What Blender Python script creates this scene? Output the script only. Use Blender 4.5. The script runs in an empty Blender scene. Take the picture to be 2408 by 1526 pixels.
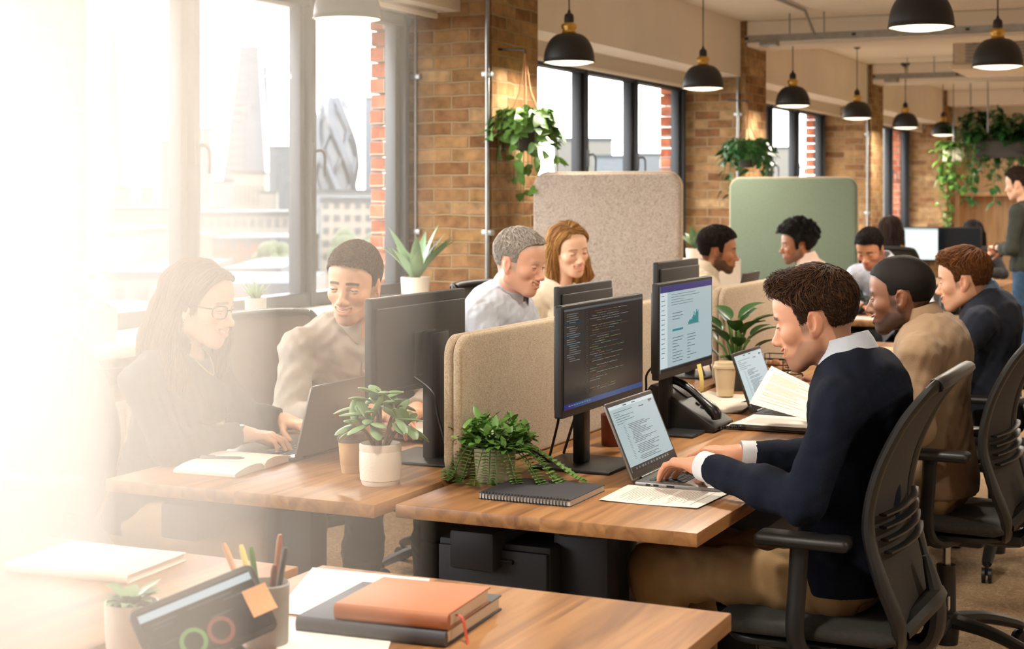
import bpy, bmesh, math, random
import numpy as np
from mathutils import Vector, Matrix, Euler, Quaternion

C = bpy.context.scene
COL = C.collection
PI = math.pi
random.seed(7)
np.random.seed(7)

# ---------------------------------------------------------------- camera
CAM_H = 1.475
FPX = 3684.0            # focal length in pixels of the 2408 px wide frame
YAW = math.radians(25.1)
CS, SN = math.cos(YAW), math.sin(YAW)
HOR = 455.0             # row of the horizon
cam_d = bpy.data.cameras.new('camera')
cam = bpy.data.objects.new('camera', cam_d)
COL.objects.link(cam)
cam.location = (0, 0, CAM_H)
cam.rotation_euler = (PI/2, 0, YAW)
cam_d.sensor_width = 36.0
cam_d.lens = 36.0*FPX/2408.0
cam_d.shift_y = -(1526/2-HOR)/2408.0
cam_d.clip_end = 3000
cam_d.dof.use_dof = True
cam_d.dof.focus_distance = 4.0
cam_d.dof.aperture_fstop = 5.6
C.camera = cam

def atw(u, v, w):
    """point seen at pixel u,v at distance w along the view axis"""
    r = (u-1204.0)/FPX*w
    return Vector((r*CS-w*SN, r*SN+w*CS, CAM_H-(v-HOR)/FPX*w))
def atz(u, v, z): return atw(u, v, (CAM_H-z)*FPX/(v-HOR))
def atX(u, v, X):
    k = (u-1204.0)/FPX
    return atw(u, v, X/(k*CS-SN))
def atY(u, v, Y):
    k = (u-1204.0)/FPX
    return atw(u, v, Y/(k*SN+CS))

# ---------------------------------------------------------------- world and exposure
C.view_settings.view_transform = 'Standard'
C.view_settings.look = 'None'
C.view_settings.gamma = 1.0
C.view_settings.exposure = 0.58
C.view_settings.use_curve_mapping = False
C.cycles.use_denoising = True
C.cycles.max_bounces = 6
C.cycles.diffuse_bounces = 4
C.cycles.glossy_bounces = 3
C.cycles.transmission_bounces = 4
C.cycles.transparent_max_bounces = 8
C.cycles.volume_bounces = 1
C.cycles.sample_clamp_indirect = 4.0
C.cycles.caustics_reflective = False
C.cycles.caustics_refractive = False
wd = bpy.data.worlds.new('sky')
C.world = wd
wd.use_nodes = True
wt = wd.node_tree
bg = wt.nodes['Background']
tc = wt.nodes.new('ShaderNodeTexCoord')
sp = wt.nodes.new('ShaderNodeSeparateXYZ')
rmp = wt.nodes.new('ShaderNodeValToRGB')
wt.links.new(tc.outputs['Generated'], sp.inputs[0])
wt.links.new(sp.outputs['Z'], rmp.inputs[0])
rmp.color_ramp.elements[0].position = 0.0
rmp.color_ramp.elements[0].color = (1.0, 0.965, 0.90, 1)
rmp.color_ramp.elements[1].position = 0.35
rmp.color_ramp.elements[1].color = (0.97, 0.98, 1.0, 1)
wt.links.new(rmp.outputs[0], bg.inputs[0])
bg.inputs[1].default_value = 7.0

# low soft sun beyond the near windows, shining towards the room
sd = bpy.data.lights.new('sun', 'SUN')
sd.energy = .9; sd.angle = math.radians(12); sd.color = (1.0, .94, .85)
so = bpy.data.objects.new('sun', sd); COL.objects.link(so)
so.rotation_euler = Vector((.85, -.42, -.16)).to_track_quat('-Z', 'Y').to_euler()

def area_light(name, loc, rot, sx, sy, power, color, shape='RECTANGLE', spread=None):
    d = bpy.data.lights.new(name, 'AREA')
    d.shape = shape; d.size = sx
    if shape in ('RECTANGLE', 'ELLIPSE'): d.size_y = sy
    d.energy = power; d.color = color
    if spread: d.spread = spread
    o = bpy.data.objects.new(name, d)
    o.location = loc; o.rotation_euler = rot
    COL.objects.link(o)
    return o
# the window openings guide the sampling of the sky light (bays repeat every 4.7 m along the wall)
for y0, y1 in [(-2.6, 4.1), (4.75, 7.5), (8.2, 12.2), (12.9, 16.9), (17.6, 21.6)]:
    o = area_light('window_portal', (-4.3, (y0+y1)/2, 1.65), (0, -PI/2, 0), 1.45, y1-y0, 1, (1, 1, 1))
    o.data.cycles.is_portal = True

# ---------------------------------------------------------------- colour and materials
def lin(h):
    h = h.lstrip('#')
    o = []
    for i in (0, 2, 4):
        c = int(h[i:i+2], 16)/255
        o.append(c/12.92 if c <= .04045 else ((c+.055)/1.055)**2.4)
    return (*o, 1.0)
MATS = {}
def mat(name, col='#808080', rough=.6, metal=0.0, var=0.0, vscale=8.0, bump=0.0, bscale=200.0, stretch=(1,1,1),
        spec=.5, emis=None, es=0.0, sheen=0.0, trans=0.0, sss=0.0, alpha=None, attr=None):
    if name in MATS: return MATS[name]
    m = bpy.data.materials.new(name); MATS[name] = m
    m.use_nodes = True
    nt = m.node_tree; N = nt.nodes; L = nt.links
    b = N['Principled BSDF']
    b.inputs['Base Color'].default_value = lin(col)
    b.inputs['Roughness'].default_value = rough
    b.inputs['Metallic'].default_value = metal
    b.inputs['Specular IOR Level'].default_value = spec
    if sheen: b.inputs['Sheen Weight'].default_value = sheen
    if trans: b.inputs['Transmission Weight'].default_value = trans
    if sss:
        b.inputs['Subsurface Weight'].default_value = sss
        b.inputs['Subsurface Radius'].default_value = (.012, .005, .003)
        b.inputs['Subsurface Scale'].default_value = 1.0
    if emis:
        b.inputs['Emission Color'].default_value = lin(emis)
        b.inputs['Emission Strength'].default_value = es
    mp = None
    if var or bump:
        t = N.new('ShaderNodeTexCoord'); mp = N.new('ShaderNodeMapping')
        mp.inputs['Scale'].default_value = stretch
        L.new(t.outputs['Object'], mp.inputs[0])
    src = None
    if attr:
        at = N.new('ShaderNodeAttribute'); at.attribute_name = attr
        src = at.outputs['Color']
        L.new(src, b.inputs['Base Color'])
    if var:
        n = N.new('ShaderNodeTexNoise'); n.inputs['Scale'].default_value = vscale
        n.inputs['Detail'].default_value = 4
        L.new(mp.outputs[0], n.inputs[0])
        mr = N.new('ShaderNodeMapRange')
        mr.inputs[1].default_value = .3; mr.inputs[2].default_value = .7
        mr.inputs[3].default_value = 1-var; mr.inputs[4].default_value = 1+var
        L.new(n.outputs[0], mr.inputs[0])
        mx = N.new('ShaderNodeMix'); mx.data_type = 'RGBA'; mx.blend_type = 'MULTIPLY'
        mx.inputs[0].default_value = 1
        if src: L.new(src, mx.inputs[6])
        else: mx.inputs[6].default_value = lin(col)
        L.new(mr.outputs[0], mx.inputs[7])
        L.new(mx.outputs[2], b.inputs['Base Color'])
    if bump:
        n2 = N.new('ShaderNodeTexNoise'); n2.inputs['Scale'].default_value = bscale
        n2.inputs['Detail'].default_value = 3
        L.new(mp.outputs[0], n2.inputs[0])
        bp = N.new('ShaderNodeBump'); bp.inputs['Strength'].default_value = bump
        bp.inputs['Distance'].default_value = .004
        L.new(n2.outputs[0], bp.inputs['Height'])
        L.new(bp.outputs[0], b.inputs['Normal'])
    return m

def mat_emit(name, col, s):
    if name in MATS: return MATS[name]
    m = mat(name, '#000000', .4, emis=col, es=s); return m

def mat_brick(name, cols, mortar, bw=.235, rh=.088, rough=.9):
    m = bpy.data.materials.new(name); MATS[name] = m
    m.use_nodes = True; nt = m.node_tree; N = nt.nodes; L = nt.links
    b = N['Principled BSDF']; b.inputs['Roughness'].default_value = rough
    b.inputs['Specular IOR Level'].default_value = .2
    t = N.new('ShaderNodeTexCoord'); s = N.new('ShaderNodeSeparateXYZ'); L.new(t.outputs['Object'], s.inputs[0])
    a = N.new('ShaderNodeMath'); a.operation = 'ADD'; L.new(s.outputs[0], a.inputs[0]); L.new(s.outputs[1], a.inputs[1])
    # slightly uneven hand laid courses
    wn = N.new('ShaderNodeTexNoise'); wn.inputs['Scale'].default_value = 5; L.new(t.outputs['Object'], wn.inputs[0])
    wz = N.new('ShaderNodeMath'); wz.operation = 'MULTIPLY_ADD'; wz.inputs[1].default_value = .022
    L.new(wn.outputs[0], wz.inputs[0]); L.new(s.outputs[2], wz.inputs[2])
    c = N.new('ShaderNodeCombineXYZ'); L.new(a.outputs[0], c.inputs[0]); L.new(wz.outputs[0], c.inputs[1])
    br = N.new('ShaderNodeTexBrick')
    br.inputs['Scale'].default_value = 1; br.inputs['Brick Width'].default_value = bw
    br.inputs['Row Height'].default_value = rh; br.inputs['Mortar Size'].default_value = .006
    br.inputs['Mortar Smooth'].default_value = .4
    br.inputs['Color1'].default_value = (0, 0, 0, 1); br.inputs['Color2'].default_value = (1, 1, 1, 1)
    br.inputs['Mortar'].default_value = (.5, .5, .5, 1); br.inputs['Bias'].default_value = 0
    L.new(c.outputs[0], br.inputs[0])
    rp = N.new('ShaderNodeValToRGB'); cr = rp.color_ramp
    while len(cr.elements) < len(cols): cr.elements.new(.5)
    for i, h in enumerate(cols):
        cr.elements[i].position = i/(len(cols)-1); cr.elements[i].color = lin(h)
    L.new(br.outputs['Color'], rp.inputs[0])
    n = N.new('ShaderNodeTexNoise'); n.inputs['Scale'].default_value = 14; n.inputs['Detail'].default_value = 6
    L.new(t.outputs['Object'], n.inputs[0])
    mr = N.new('ShaderNodeMapRange'); mr.inputs[1].default_value = .3; mr.inputs[2].default_value = .75
    mr.inputs[3].default_value = .6; mr.inputs[4].default_value = 1.25
    L.new(n.outputs[0], mr.inputs[0])
    mx = N.new('ShaderNodeMix'); mx.data_type = 'RGBA'; mx.blend_type = 'MULTIPLY'; mx.inputs[0].default_value = 1
    L.new(rp.outputs[0], mx.inputs[6]); L.new(mr.outputs[0], mx.inputs[7])
    m2 = N.new('ShaderNodeMix'); m2.data_type = 'RGBA'
    L.new(br.outputs['Fac'], m2.inputs[0]); L.new(mx.outputs[2], m2.inputs[6]); m2.inputs[7].default_value = lin(mortar)
    L.new(m2.outputs[2], b.inputs['Base Color'])
    inv = N.new('ShaderNodeMath'); inv.operation = 'MULTIPLY_ADD'; inv.inputs[1].default_value = -1.0
    L.new(br.outputs['Fac'], inv.inputs[0]); L.new(n.outputs[0], inv.inputs[2])
    bp = N.new('ShaderNodeBump'); bp.inputs['Strength'].default_value = .9; bp.inputs['Distance'].default_value = .012
    L.new(inv.outputs[0], bp.inputs['Height']); L.new(bp.outputs[0], b.inputs['Normal'])
    return m

def mat_wood(name, c1, c2, c3, rough=.38, plank=.16, axis=1):
    """planks running along the given local axis with streaky grain"""
    m = bpy.data.materials.new(name); MATS[name] = m
    m.use_nodes = True; nt = m.node_tree; N = nt.nodes; L = nt.links
    b = N['Principled BSDF']; b.inputs['Roughness'].default_value = rough
    t = N.new('ShaderNodeTexCoord'); mp = N.new('ShaderNodeMapping')
    sc = [14, 14, 14]; sc[axis] = 1.1; mp.inputs['Scale'].default_value = sc
    L.new(t.outputs['Object'], mp.inputs[0])
    s = N.new('ShaderNodeSeparateXYZ'); L.new(t.outputs['Object'], s.inputs[0])
    dv = N.new('ShaderNodeMath'); dv.operation = 'DIVIDE'; dv.inputs[1].default_value = plank
    L.new(s.outputs[1-axis if axis < 2 else 0], dv.inputs[0])
    fl = N.new('ShaderNodeMath'); fl.operation = 'FLOOR'; L.new(dv.outputs[0], fl.inputs[0])
    wn = N.new('ShaderNodeTexWhiteNoise'); wn.noise_dimensions = '1D'; L.new(fl.outputs[0], wn.inputs['W'])
    add = N.new('ShaderNodeVectorMath'); add.operation = 'MULTIPLY_ADD'
    L.new(wn.outputs['Color'], add.inputs[0]); add.inputs[1].default_value = (20, 20, 20); L.new(mp.outputs[0], add.inputs[2])
    n = N.new('ShaderNodeTexNoise'); n.inputs['Scale'].default_value = 1.3; n.inputs['Detail'].default_value = 7
    n.inputs['Distortion'].default_value = 1.1
    L.new(add.outputs[0], n.inputs[0])
    rp = N.new('ShaderNodeValToRGB'); cr = rp.color_ramp; cr.elements.new(.5)
    for e, p, h in zip(cr.elements, (.3, .5, .72), (c1, c2, c3)): e.position = p; e.color = lin(h)
    L.new(n.outputs[0], rp.inputs[0])
    mr = N.new('ShaderNodeMapRange'); mr.inputs[3].default_value = .86; mr.inputs[4].default_value = 1.1
    L.new(wn.outputs['Value'], mr.inputs[0])
    mx = N.new('ShaderNodeMix'); mx.data_type = 'RGBA'; mx.blend_type = 'MULTIPLY'; mx.inputs[0].default_value = 1
    L.new(rp.outputs[0], mx.inputs[6]); L.new(mr.outputs[0], mx.inputs[7])
    L.new(mx.outputs[2], b.inputs['Base Color'])
    bp = N.new('ShaderNodeBump'); bp.inputs['Strength'].default_value = .12; bp.inputs['Distance'].default_value = .002
    L.new(n.outputs[0], bp.inputs['Height']); L.new(bp.outputs[0], b.inputs['Normal'])
    return m

def mat_felt(name, c1, c2, scale=60, rough=.95):
    """wool felt with darker curled fibres"""
    m = bpy.data.materials.new(name); MATS[name] = m
    m.use_nodes = True; nt = m.node_tree; N = nt.nodes; L = nt.links
    b = N['Principled BSDF']; b.inputs['Roughness'].default_value = rough
    b.inputs['Specular IOR Level'].default_value = .15; b.inputs['Sheen Weight'].default_value = .15
    t = N.new('ShaderNodeTexCoord')
    n = N.new('ShaderNodeTexNoise'); n.inputs['Scale'].default_value = scale; n.inputs['Detail'].default_value = 2
    n.inputs['Distortion'].default_value = 3.0; L.new(t.outputs['Object'], n.inputs[0])
    rp = N.new('ShaderNodeValToRGB'); cr = rp.color_ramp; cr.elements.new(.5); cr.elements.new(.5)
    for e, p, h in zip(cr.elements, (.44, .49, .51, .56), (c1, c2, c2, c1)): e.position = p; e.color = lin(h)
    L.new(n.outputs[0], rp.inputs[0]); L.new(rp.outputs[0], b.inputs['Base Color'])
    n2 = N.new('ShaderNodeTexNoise'); n2.inputs['Scale'].default_value = 350; L.new(t.outputs['Object'], n2.inputs[0])
    bp = N.new('ShaderNodeBump'); bp.inputs['Strength'].default_value = .35; bp.inputs['Distance'].default_value = .003
    L.new(n2.outputs[0], bp.inputs['Height']); L.new(bp.outputs[0], b.inputs['Normal'])
    return m

mat_brick('yellow_brick', ['#80583a', '#a07a50', '#ad8860', '#8c6444', '#bb9a70'], '#a48c6c', bw=.215, rh=.072)
mat_brick('red_brick', ['#a2563d', '#b56a4e', '#c47c5f', '#96503a'], '#b7a897', bw=.22, rh=.085)
mat_wood('desk_wood', '#7a5234', '#9f7146', '#b98a5a')
mat_wood('panel_wood', '#c29a6a', '#d4ae7e', '#e0c096', rough=.5, axis=2)
mat_felt('tan_felt', '#b9a68e', '#9c8a72')
mat_felt('grey_felt', '#b3a598', '#94867a', scale=30)
mat_felt('green_felt', '#6e7a67', '#656f5e', scale=50)
mat('plaster', '#e9dfd2', .9, var=.03, vscale=3, bump=.15, bscale=60)
mat('ceiling_paint', '#ece4d9', .92, var=.03, vscale=2)
mat('sill_paint', '#ece3d6', .6)
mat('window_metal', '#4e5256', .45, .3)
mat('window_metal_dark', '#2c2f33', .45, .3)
mat('blind_fabric', '#cfc5b6', .85)
mat('galvanised', '#9b9c9a', .38, .85, var=.12, vscale=20)
mat('black_plastic', '#1b1b1c', .45, bump=.1, bscale=500)
mat('black_satin', '#141416', .3)
mat('chair_black', '#1d1d1d', .42)
mat('chair_fabric', '#3a3936', .95, var=.12, vscale=90, bump=.4, bscale=500)
mat('chair_mesh', '#38332e', .9, var=.2, vscale=260, bump=.4, bscale=450)
mat('chair_back_brown', '#5b4d47', .85, var=.06, vscale=120, bump=.2, bscale=400)
mat('desk_frame', '#25262a', .5)
mat('pedestal_grey', '#2e3034', .55)
mat('brass', '#d8ad5c', .32, 1.0)
mat('chrome', '#b9b9b8', .22, 1.0)
mat('lamp_black', '#222325', .5)
mat('lamp_inner', '#f2e6cf', .6)
mat_emit('lamp_glow', '#ffe9c4', 2.2)
mat('cord_black', '#262423', .6)
mat('cord_tan', '#b08157', .8)
mat('pot_white', '#e6dac9', .6, bump=.25, bscale=140)
mat('pot_grey', '#a3a19b', .7, var=.1, vscale=40)
mat('pot_concrete', '#c9bba6', .85, var=.10, vscale=9)
mat('pot_dark', '#3c3732', .7)
mat('soil', '#33261c', .95, bump=.6, bscale=90)
mat('leaf_green', '#628c3e', .45, var=.25, vscale=14)
mat('leaf_dark', '#2e5a2a', .4, var=.25, vscale=14)
mat('leaf_pale', '#7f9d73', .5, var=.18, vscale=14)
mat('leaf_succulent', '#7d9c6e', .45, var=.22, vscale=14)
mat('stem_green', '#5f7d3a', .6)
mat('stem_brown', '#6b5138', .8)
mat('paper', '#e2dcd2', .8)
mat('paper_warm', '#e8dccb', .8)
mat('ink', '#83746a', .8)
mat('ink_red', '#8a3028', .8)
mat('cover_charcoal', '#34343a', .55, bump=.15, bscale=300)
mat('cover_slate', '#4a4d54', .5, bump=.15, bscale=300)
mat('cover_tan', '#b0714f', .5, var=.06, vscale=20, bump=.15, bscale=300)
mat('cover_cream', '#e5d9c6', .6)
mat('ribbon_red', '#c4503c', .6)
mat('laptop_metal', '#8e8b88', .35, .75)
mat('laptop_dark', '#4a4745', .4, .6)
mat('key_black', '#222428', .5)
mat('cup_kraft', '#cda878', .75)
mat('cup_cream', '#d8c3a0', .7)
mat('lid_brown', '#5d453a', .45)
mat('mug_red', '#6f3324', .5)
mat('sticky_yellow', '#e4cf7c', .8)
mat('sticky_orange', '#e0a777', .8)
mat('radiator_white', '#e4dacb', .5)
mat('bark', '#6b5138', .9)
# ---------------------------------------------------------------- mesh helpers
class MB:
    """collects shapes into one mesh"""
    def __init__(s, M=None):
        s.v = []; s.f = []; s.mi = []; s.M = M or Matrix.Identity(4); s.cm = 0
    def add(s, vs, fs):
        o = len(s.v); M = s.M
        for p in vs: s.v.append(M @ Vector(p))
        for f in fs: s.f.append([i+o for i in f]); s.mi.append(s.cm)
        return s
    def bm(s, b):
        b.verts.index_update()
        s.add([v.co.copy() for v in b.verts], [[v.index for v in f.verts] for f in b.faces]); b.free(); return s
    def box(s, a, b, bev=0, seg=2):
        x0, y0, z0 = [min(p, q) for p, q in zip(a, b)]; x1, y1, z1 = [max(p, q) for p, q in zip(a, b)]
        if not bev:
            return s.add([(x0,y0,z0),(x1,y0,z0),(x1,y1,z0),(x0,y1,z0),(x0,y0,z1),(x1,y0,z1),(x1,y1,z1),(x0,y1,z1)],
                         [(3,2,1,0),(4,5,6,7),(0,1,5,4),(1,2,6,5),(2,3,7,6),(3,0,4,7)])
        B = bmesh.new(); bmesh.ops.create_cube(B, size=1)
        for v in B.verts: v.co = Vector(((x0+x1)/2+v.co.x*(x1-x0), (y0+y1)/2+v.co.y*(y1-y0), (z0+z1)/2+v.co.z*(z1-z0)))
        bmesh.ops.bevel(B, geom=B.edges[:], offset=bev, segments=seg, affect='EDGES', profile=.5)
        return s.bm(B)
    def loft(s, rings, cap0=True, cap1=True, closed=True):
        n = len(rings[0]); vs = [p for r in rings for p in r]; fs = []
        m = n if closed else n-1
        for i in range(len(rings)-1):
            for j in range(m):
                k = (j+1) % n
                fs.append((i*n+j, i*n+k, (i+1)*n+k, (i+1)*n+j))
        if cap0 and closed: fs.append(tuple(range(n-1, -1, -1)))
        if cap1 and closed: fs.append(tuple((len(rings)-1)*n+j for j in range(n)))
        return s.add(vs, fs)
    def tube(s, path, r, n=8, cap=True, flat=None, up=None):
        """round tube along a path; r a number or list; flat squashes the section along its second axis"""
        P = [Vector(p) for p in path]; L = len(P)
        R = r if isinstance(r, (list, tuple)) else [r]*L
        rings = []; ref = Vector(up) if up else None
        for i in range(L):
            t = (P[min(i+1, L-1)]-P[max(i-1, 0)])
            if t.length < 1e-9: t = Vector((0, 0, 1))
            t.normalize()
            if ref is None:
                ref = Vector((0, 0, 1)) if abs(t.z) < .9 else Vector((1, 0, 0))
            a = (ref-t*ref.dot(t))
            if a.length < 1e-6: a = t.orthogonal()
            a.normalize(); b = t.cross(a)
            if not up: ref = a
            fl = flat if flat is not None else 1.0
            rings.append([P[i]+a*(math.cos(q)*R[i]*fl)+b*(math.sin(q)*R[i]) for q in [2*PI*j/n for j in range(n)]])
        return s.loft(rings, cap, cap)
    def cyl(s, a, b, r0, r1=None, n=20): return s.tube([a, b], [r0, r0 if r1 is None else r1], n)
    def lathe(s, prof, c=(0,0,0), n=32, close=False):
        rings = [[(c[0]+r*math.cos(2*PI*j/n), c[1]+r*math.sin(2*PI*j/n), c[2]+z) for j in range(n)] for r, z in prof]
        return s.loft(rings, False, False) if not close else s.loft(rings+[rings[0]], False, False)
    def sphere(s, c, r, n=12, m=8, sc=(1,1,1)):
        vs = [(c[0], c[1], c[2]-r*sc[2])]; fs = []
        for i in range(1, m):
            a = -PI/2+PI*i/m
            for j in range(n):
                q = 2*PI*j/n
                vs.append((c[0]+r*sc[0]*math.cos(a)*math.cos(q), c[1]+r*sc[1]*math.cos(a)*math.sin(q), c[2]+r*sc[2]*math.sin(a)))
        vs.append((c[0], c[1], c[2]+r*sc[2]))
        for j in range(n): fs.append((0, 1+(j+1) % n, 1+j))
        for i in range(m-2):
            for j in range(n):
                k = (j+1) % n; fs.append((1+i*n+j, 1+i*n+k, 1+(i+1)*n+k, 1+(i+1)*n+j))
        e = len(vs)-1; o = 1+(m-2)*n
        for j in range(n): fs.append((o+j, o+(j+1) % n, e))
        return s.add(vs, fs)
    def prism(s, poly, M, t, bev=0):
        """2-D outline (x,y) extruded by t along local z, placed by matrix M"""
        n = len(poly)
        B = bmesh.new()
        vb = [B.verts.new((x, y, 0)) for x, y in poly]
        f = B.faces.new(vb)
        r = bmesh.ops.extrude_face_region(B, geom=[f])
        for e in r['geom']:
            if isinstance(e, bmesh.types.BMVert): e.co.z += t
        bmesh.ops.recalc_face_normals(B, faces=B.faces[:])
        if bev:
            ed = [e for e in B.edges if len(e.link_faces) == 2 and e.calc_face_angle(0) > .9]
            bmesh.ops.bevel(B, geom=ed, offset=bev, segments=3, affect='EDGES', profile=.5)
        for v in B.verts: v.co = M @ v.co
        return s.bm(B)
    def quad(s, a, b, c, d): return s.add([a, b, c, d], [(0, 1, 2, 3)])
    def build(s, name, m, parent=None, smooth=True, ang=40, loc=None):
        me = bpy.data.meshes.new(name)
        off = Vector(loc) if loc else Vector((0, 0, 0))
        me.from_pydata([tuple(p-off) for p in s.v], [], s.f)
        ms = m if isinstance(m, (list, tuple)) else [m]
        for k in ms: me.materials.append(MATS[k] if isinstance(k, str) else k)
        if any(s.mi): me.polygons.foreach_set('material_index', s.mi)
        if smooth:
            me.polygons.foreach_set('use_smooth', [True]*len(me.polygons))
            me.set_sharp_from_angle(angle=math.radians(ang))
        me.update()
        o = bpy.data.objects.new(name, me); COL.objects.link(o)
        if loc: o.location = off
        if parent: o.parent = parent
        return o

def tag(o, label, cat, group=None, kind=None):
    o['label'] = label; o['category'] = cat
    if group: o['group'] = group
    if kind: o['kind'] = kind
    return o
def thing(name, label, cat, loc=(0,0,0), rz=0, group=None):
    o = bpy.data.objects.new(name, None); COL.objects.link(o)
    o.empty_display_size = .05
    o.location = loc; o.rotation_euler = (0, 0, rz)
    return tag(o, label, cat, group)
def struct(o, label=None, cat=None):
    o['kind'] = 'structure'
    if label: o['label'] = label
    if cat: o['category'] = cat
    return o
def dup(o, loc, rz, label, group=None):
    """copy of a thing with copies of its parts and sub-parts"""
    r = o.copy(); COL.objects.link(r)
    r.location = loc; r.rotation_euler = (0, 0, rz); r['label'] = label
    if group: r['group'] = group
    for ch in list(o.children):
        c = ch.copy(); COL.objects.link(c); c.parent = r
        for g in list(ch.children):
            d = g.copy(); COL.objects.link(d); d.parent = c
    return r
def rrect(w, h, r, n=6, x0=0, y0=0):
    """rounded rectangle outline, lower left at x0,y0"""
    o = []
    for cx, cy, a0 in ((w-r, r, -90), (w-r, h-r, 0), (r, h-r, 90), (r, r, 180)):
        for i in range(n+1):
            a = math.radians(a0+90*i/n); o.append((x0+cx+r*math.cos(a), y0+cy+r*math.sin(a)))
    return o
def frame(o, ex, ey, ez):
    """matrix with origin o and axes ex, ey, ez"""
    return Matrix(((ex[0], ey[0], ez[0], o[0]), (ex[1], ey[1], ez[1], o[1]), (ex[2], ey[2], ez[2], o[2]), (0, 0, 0, 1)))
def spline(pts, n=6):
    """Catmull-Rom through the points"""
    P = [Vector(p) for p in pts]; out = []
    for i in range(len(P)-1):
        p0 = P[max(i-1, 0)]; p1 = P[i]; p2 = P[i+1]; p3 = P[min(i+2, len(P)-1)]
        for k in range(n):
            t = k/n
            out.append(.5*((2*p1)+(p2-p0)*t+(2*p0-5*p1+4*p2-p3)*t*t+(3*p1-p0-3*p2+p3)*t**3))
    out.append(P[-1]); return out
# ---------------------------------------------------------------- room shell
GX = -4.2                  # plane of the window glass
ROOM_X1, ROOM_Y0, ROOM_Y1, CEIL = 5.0, -3.0, 23.0, 2.87
PILL = [2.86+4.7*i for i in range(5)]          # front faces of the brick pillars
def mat_floor():
    m = bpy.data.materials.new('carpet'); MATS['carpet'] = m
    m.use_nodes = True; nt = m.node_tree; N = nt.nodes; L = nt.links
    b = N['Principled BSDF']; b.inputs['Roughness'].default_value = .95; b.inputs['Specular IOR Level'].default_value = .1
    t = N.new('ShaderNodeTexCoord')
    v = N.new('ShaderNodeTexNoise'); v.inputs['Scale'].default_value = 13; v.inputs['Distortion'].default_value = 4
    v.inputs['Detail'].default_value = 2; L.new(t.outputs['Object'], v.inputs[0])
    rp = N.new('ShaderNodeValToRGB'); cr = rp.color_ramp; cr.elements.new(.5); cr.elements.new(.5)
    for e, p, h in zip(cr.elements, (.40, .485, .515, .62), ('#ab9274', '#937b60', '#987f64', '#b59c7d')):
        e.position = p; e.color = lin(h)
    L.new(v.outputs[0], rp.inputs[0])
    n = N.new('ShaderNodeTexNoise'); n.inputs['Scale'].default_value = 220; L.new(t.outputs['Object'], n.inputs[0])
    mr = N.new('ShaderNodeMapRange'); mr.inputs[1].default_value = .3; mr.inputs[2].default_value = .7
    mr.inputs[3].default_value = .75; mr.inputs[4].default_value = 1.2; L.new(n.outputs[0], mr.inputs[0])
    mx = N.new('ShaderNodeMix'); mx.data_type = 'RGBA'; mx.blend_type = 'MULTIPLY'; mx.inputs[0].default_value = 1
    L.new(rp.outputs[0], mx.inputs[6]); L.new(mr.outputs[0], mx.inputs[7]); L.new(mx.outputs[2], b.inputs['Base Color'])
    bp = N.new('ShaderNodeBump'); bp.inputs['Strength'].default_value = .6; bp.inputs['Distance'].default_value = .006
    L.new(n.outputs[0], bp.inputs['Height']); L.new(bp.outputs[0], b.inputs['Normal'])
mat_floor()
def mat_glass():
    m = bpy.data.materials.new('window_glass'); MATS['window_glass'] = m
    m.use_nodes = True; nt = m.node_tree; N = nt.nodes; L = nt.links
    for n in list(N):
        if n.type == 'BSDF_PRINCIPLED': N.remove(n)
    t = N.new('ShaderNodeBsdfTransparent'); t.inputs[0].default_value = (1, 1, 1, 1)
    g = N.new('ShaderNodeBsdfGlossy'); g.inputs['Roughness'].default_value = .02
    x = N.new('ShaderNodeMixShader'); x.inputs[0].default_value = .05
    L.new(t.outputs[0], x.inputs[1]); L.new(g.outputs[0], x.inputs[2])
    L.new(x.outputs[0], N['Material Output'].inputs[0])
mat_glass()
struct(MB().box((-4.6, ROOM_Y0, -.2), (ROOM_X1, ROOM_Y1+.2, 0)).build('floor', 'carpet'))
struct(MB().box((-4.6, ROOM_Y0, CEIL), (ROOM_X1, ROOM_Y1+.2, CEIL+.2)).build('ceiling', 'ceiling_paint'))
struct(MB().box((-4.6, ROOM_Y1, 0), (ROOM_X1, ROOM_Y1+.2, CEIL)).build('wall_back', 'plaster'))
struct(MB().box((ROOM_X1, ROOM_Y0, 0), (ROOM_X1+.2, ROOM_Y1, CEIL)).build('wall_right', 'plaster'))
struct(MB().box((-4.6, ROOM_Y0-.2, 0), (ROOM_X1, ROOM_Y0, CEIL)).build('wall_front', 'plaster'))
# brick below the sills, the solid brick bay by the near window, and the pillars (one brick wall)
w = MB()
w.box((-4.45, ROOM_Y0, 0), (-4.08, ROOM_Y1, .885))
w.box((-4.45, 4.15, .885), (-4.02, 4.74, CEIL))
for y in PILL[1:]: w.box((-4.25, y, 0), (-3.66, y+.6, CEIL))
w.box((-4.5, 21.9, .885), (-4.02, 23, CEIL))
struct(w.build('wall_left', 'yellow_brick', smooth=False))
# outer reveals of red brick with toothed ends, seen through the glass
w = MB()
for y in PILL[1:]:
    for k in range(18):
        z = .9+k*.0865
        d = .10 if k % 2 else .085
        w.box((-4.36, y-d, z), (-4.26, y+.02, z+.08), .006, 1)
        w.box((-4.36, y+.58, z), (-4.26, y+.6+d, z+.08), .006, 1)
for k in range(18):
    z = .9+k*.0865
    w.box((-4.36, 4.70, z), (-4.26, 4.80+(.012 if k % 2 else 0), z+.08), .006, 1)
struct(w.build('wall_outer', 'red_brick', smooth=False))
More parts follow.
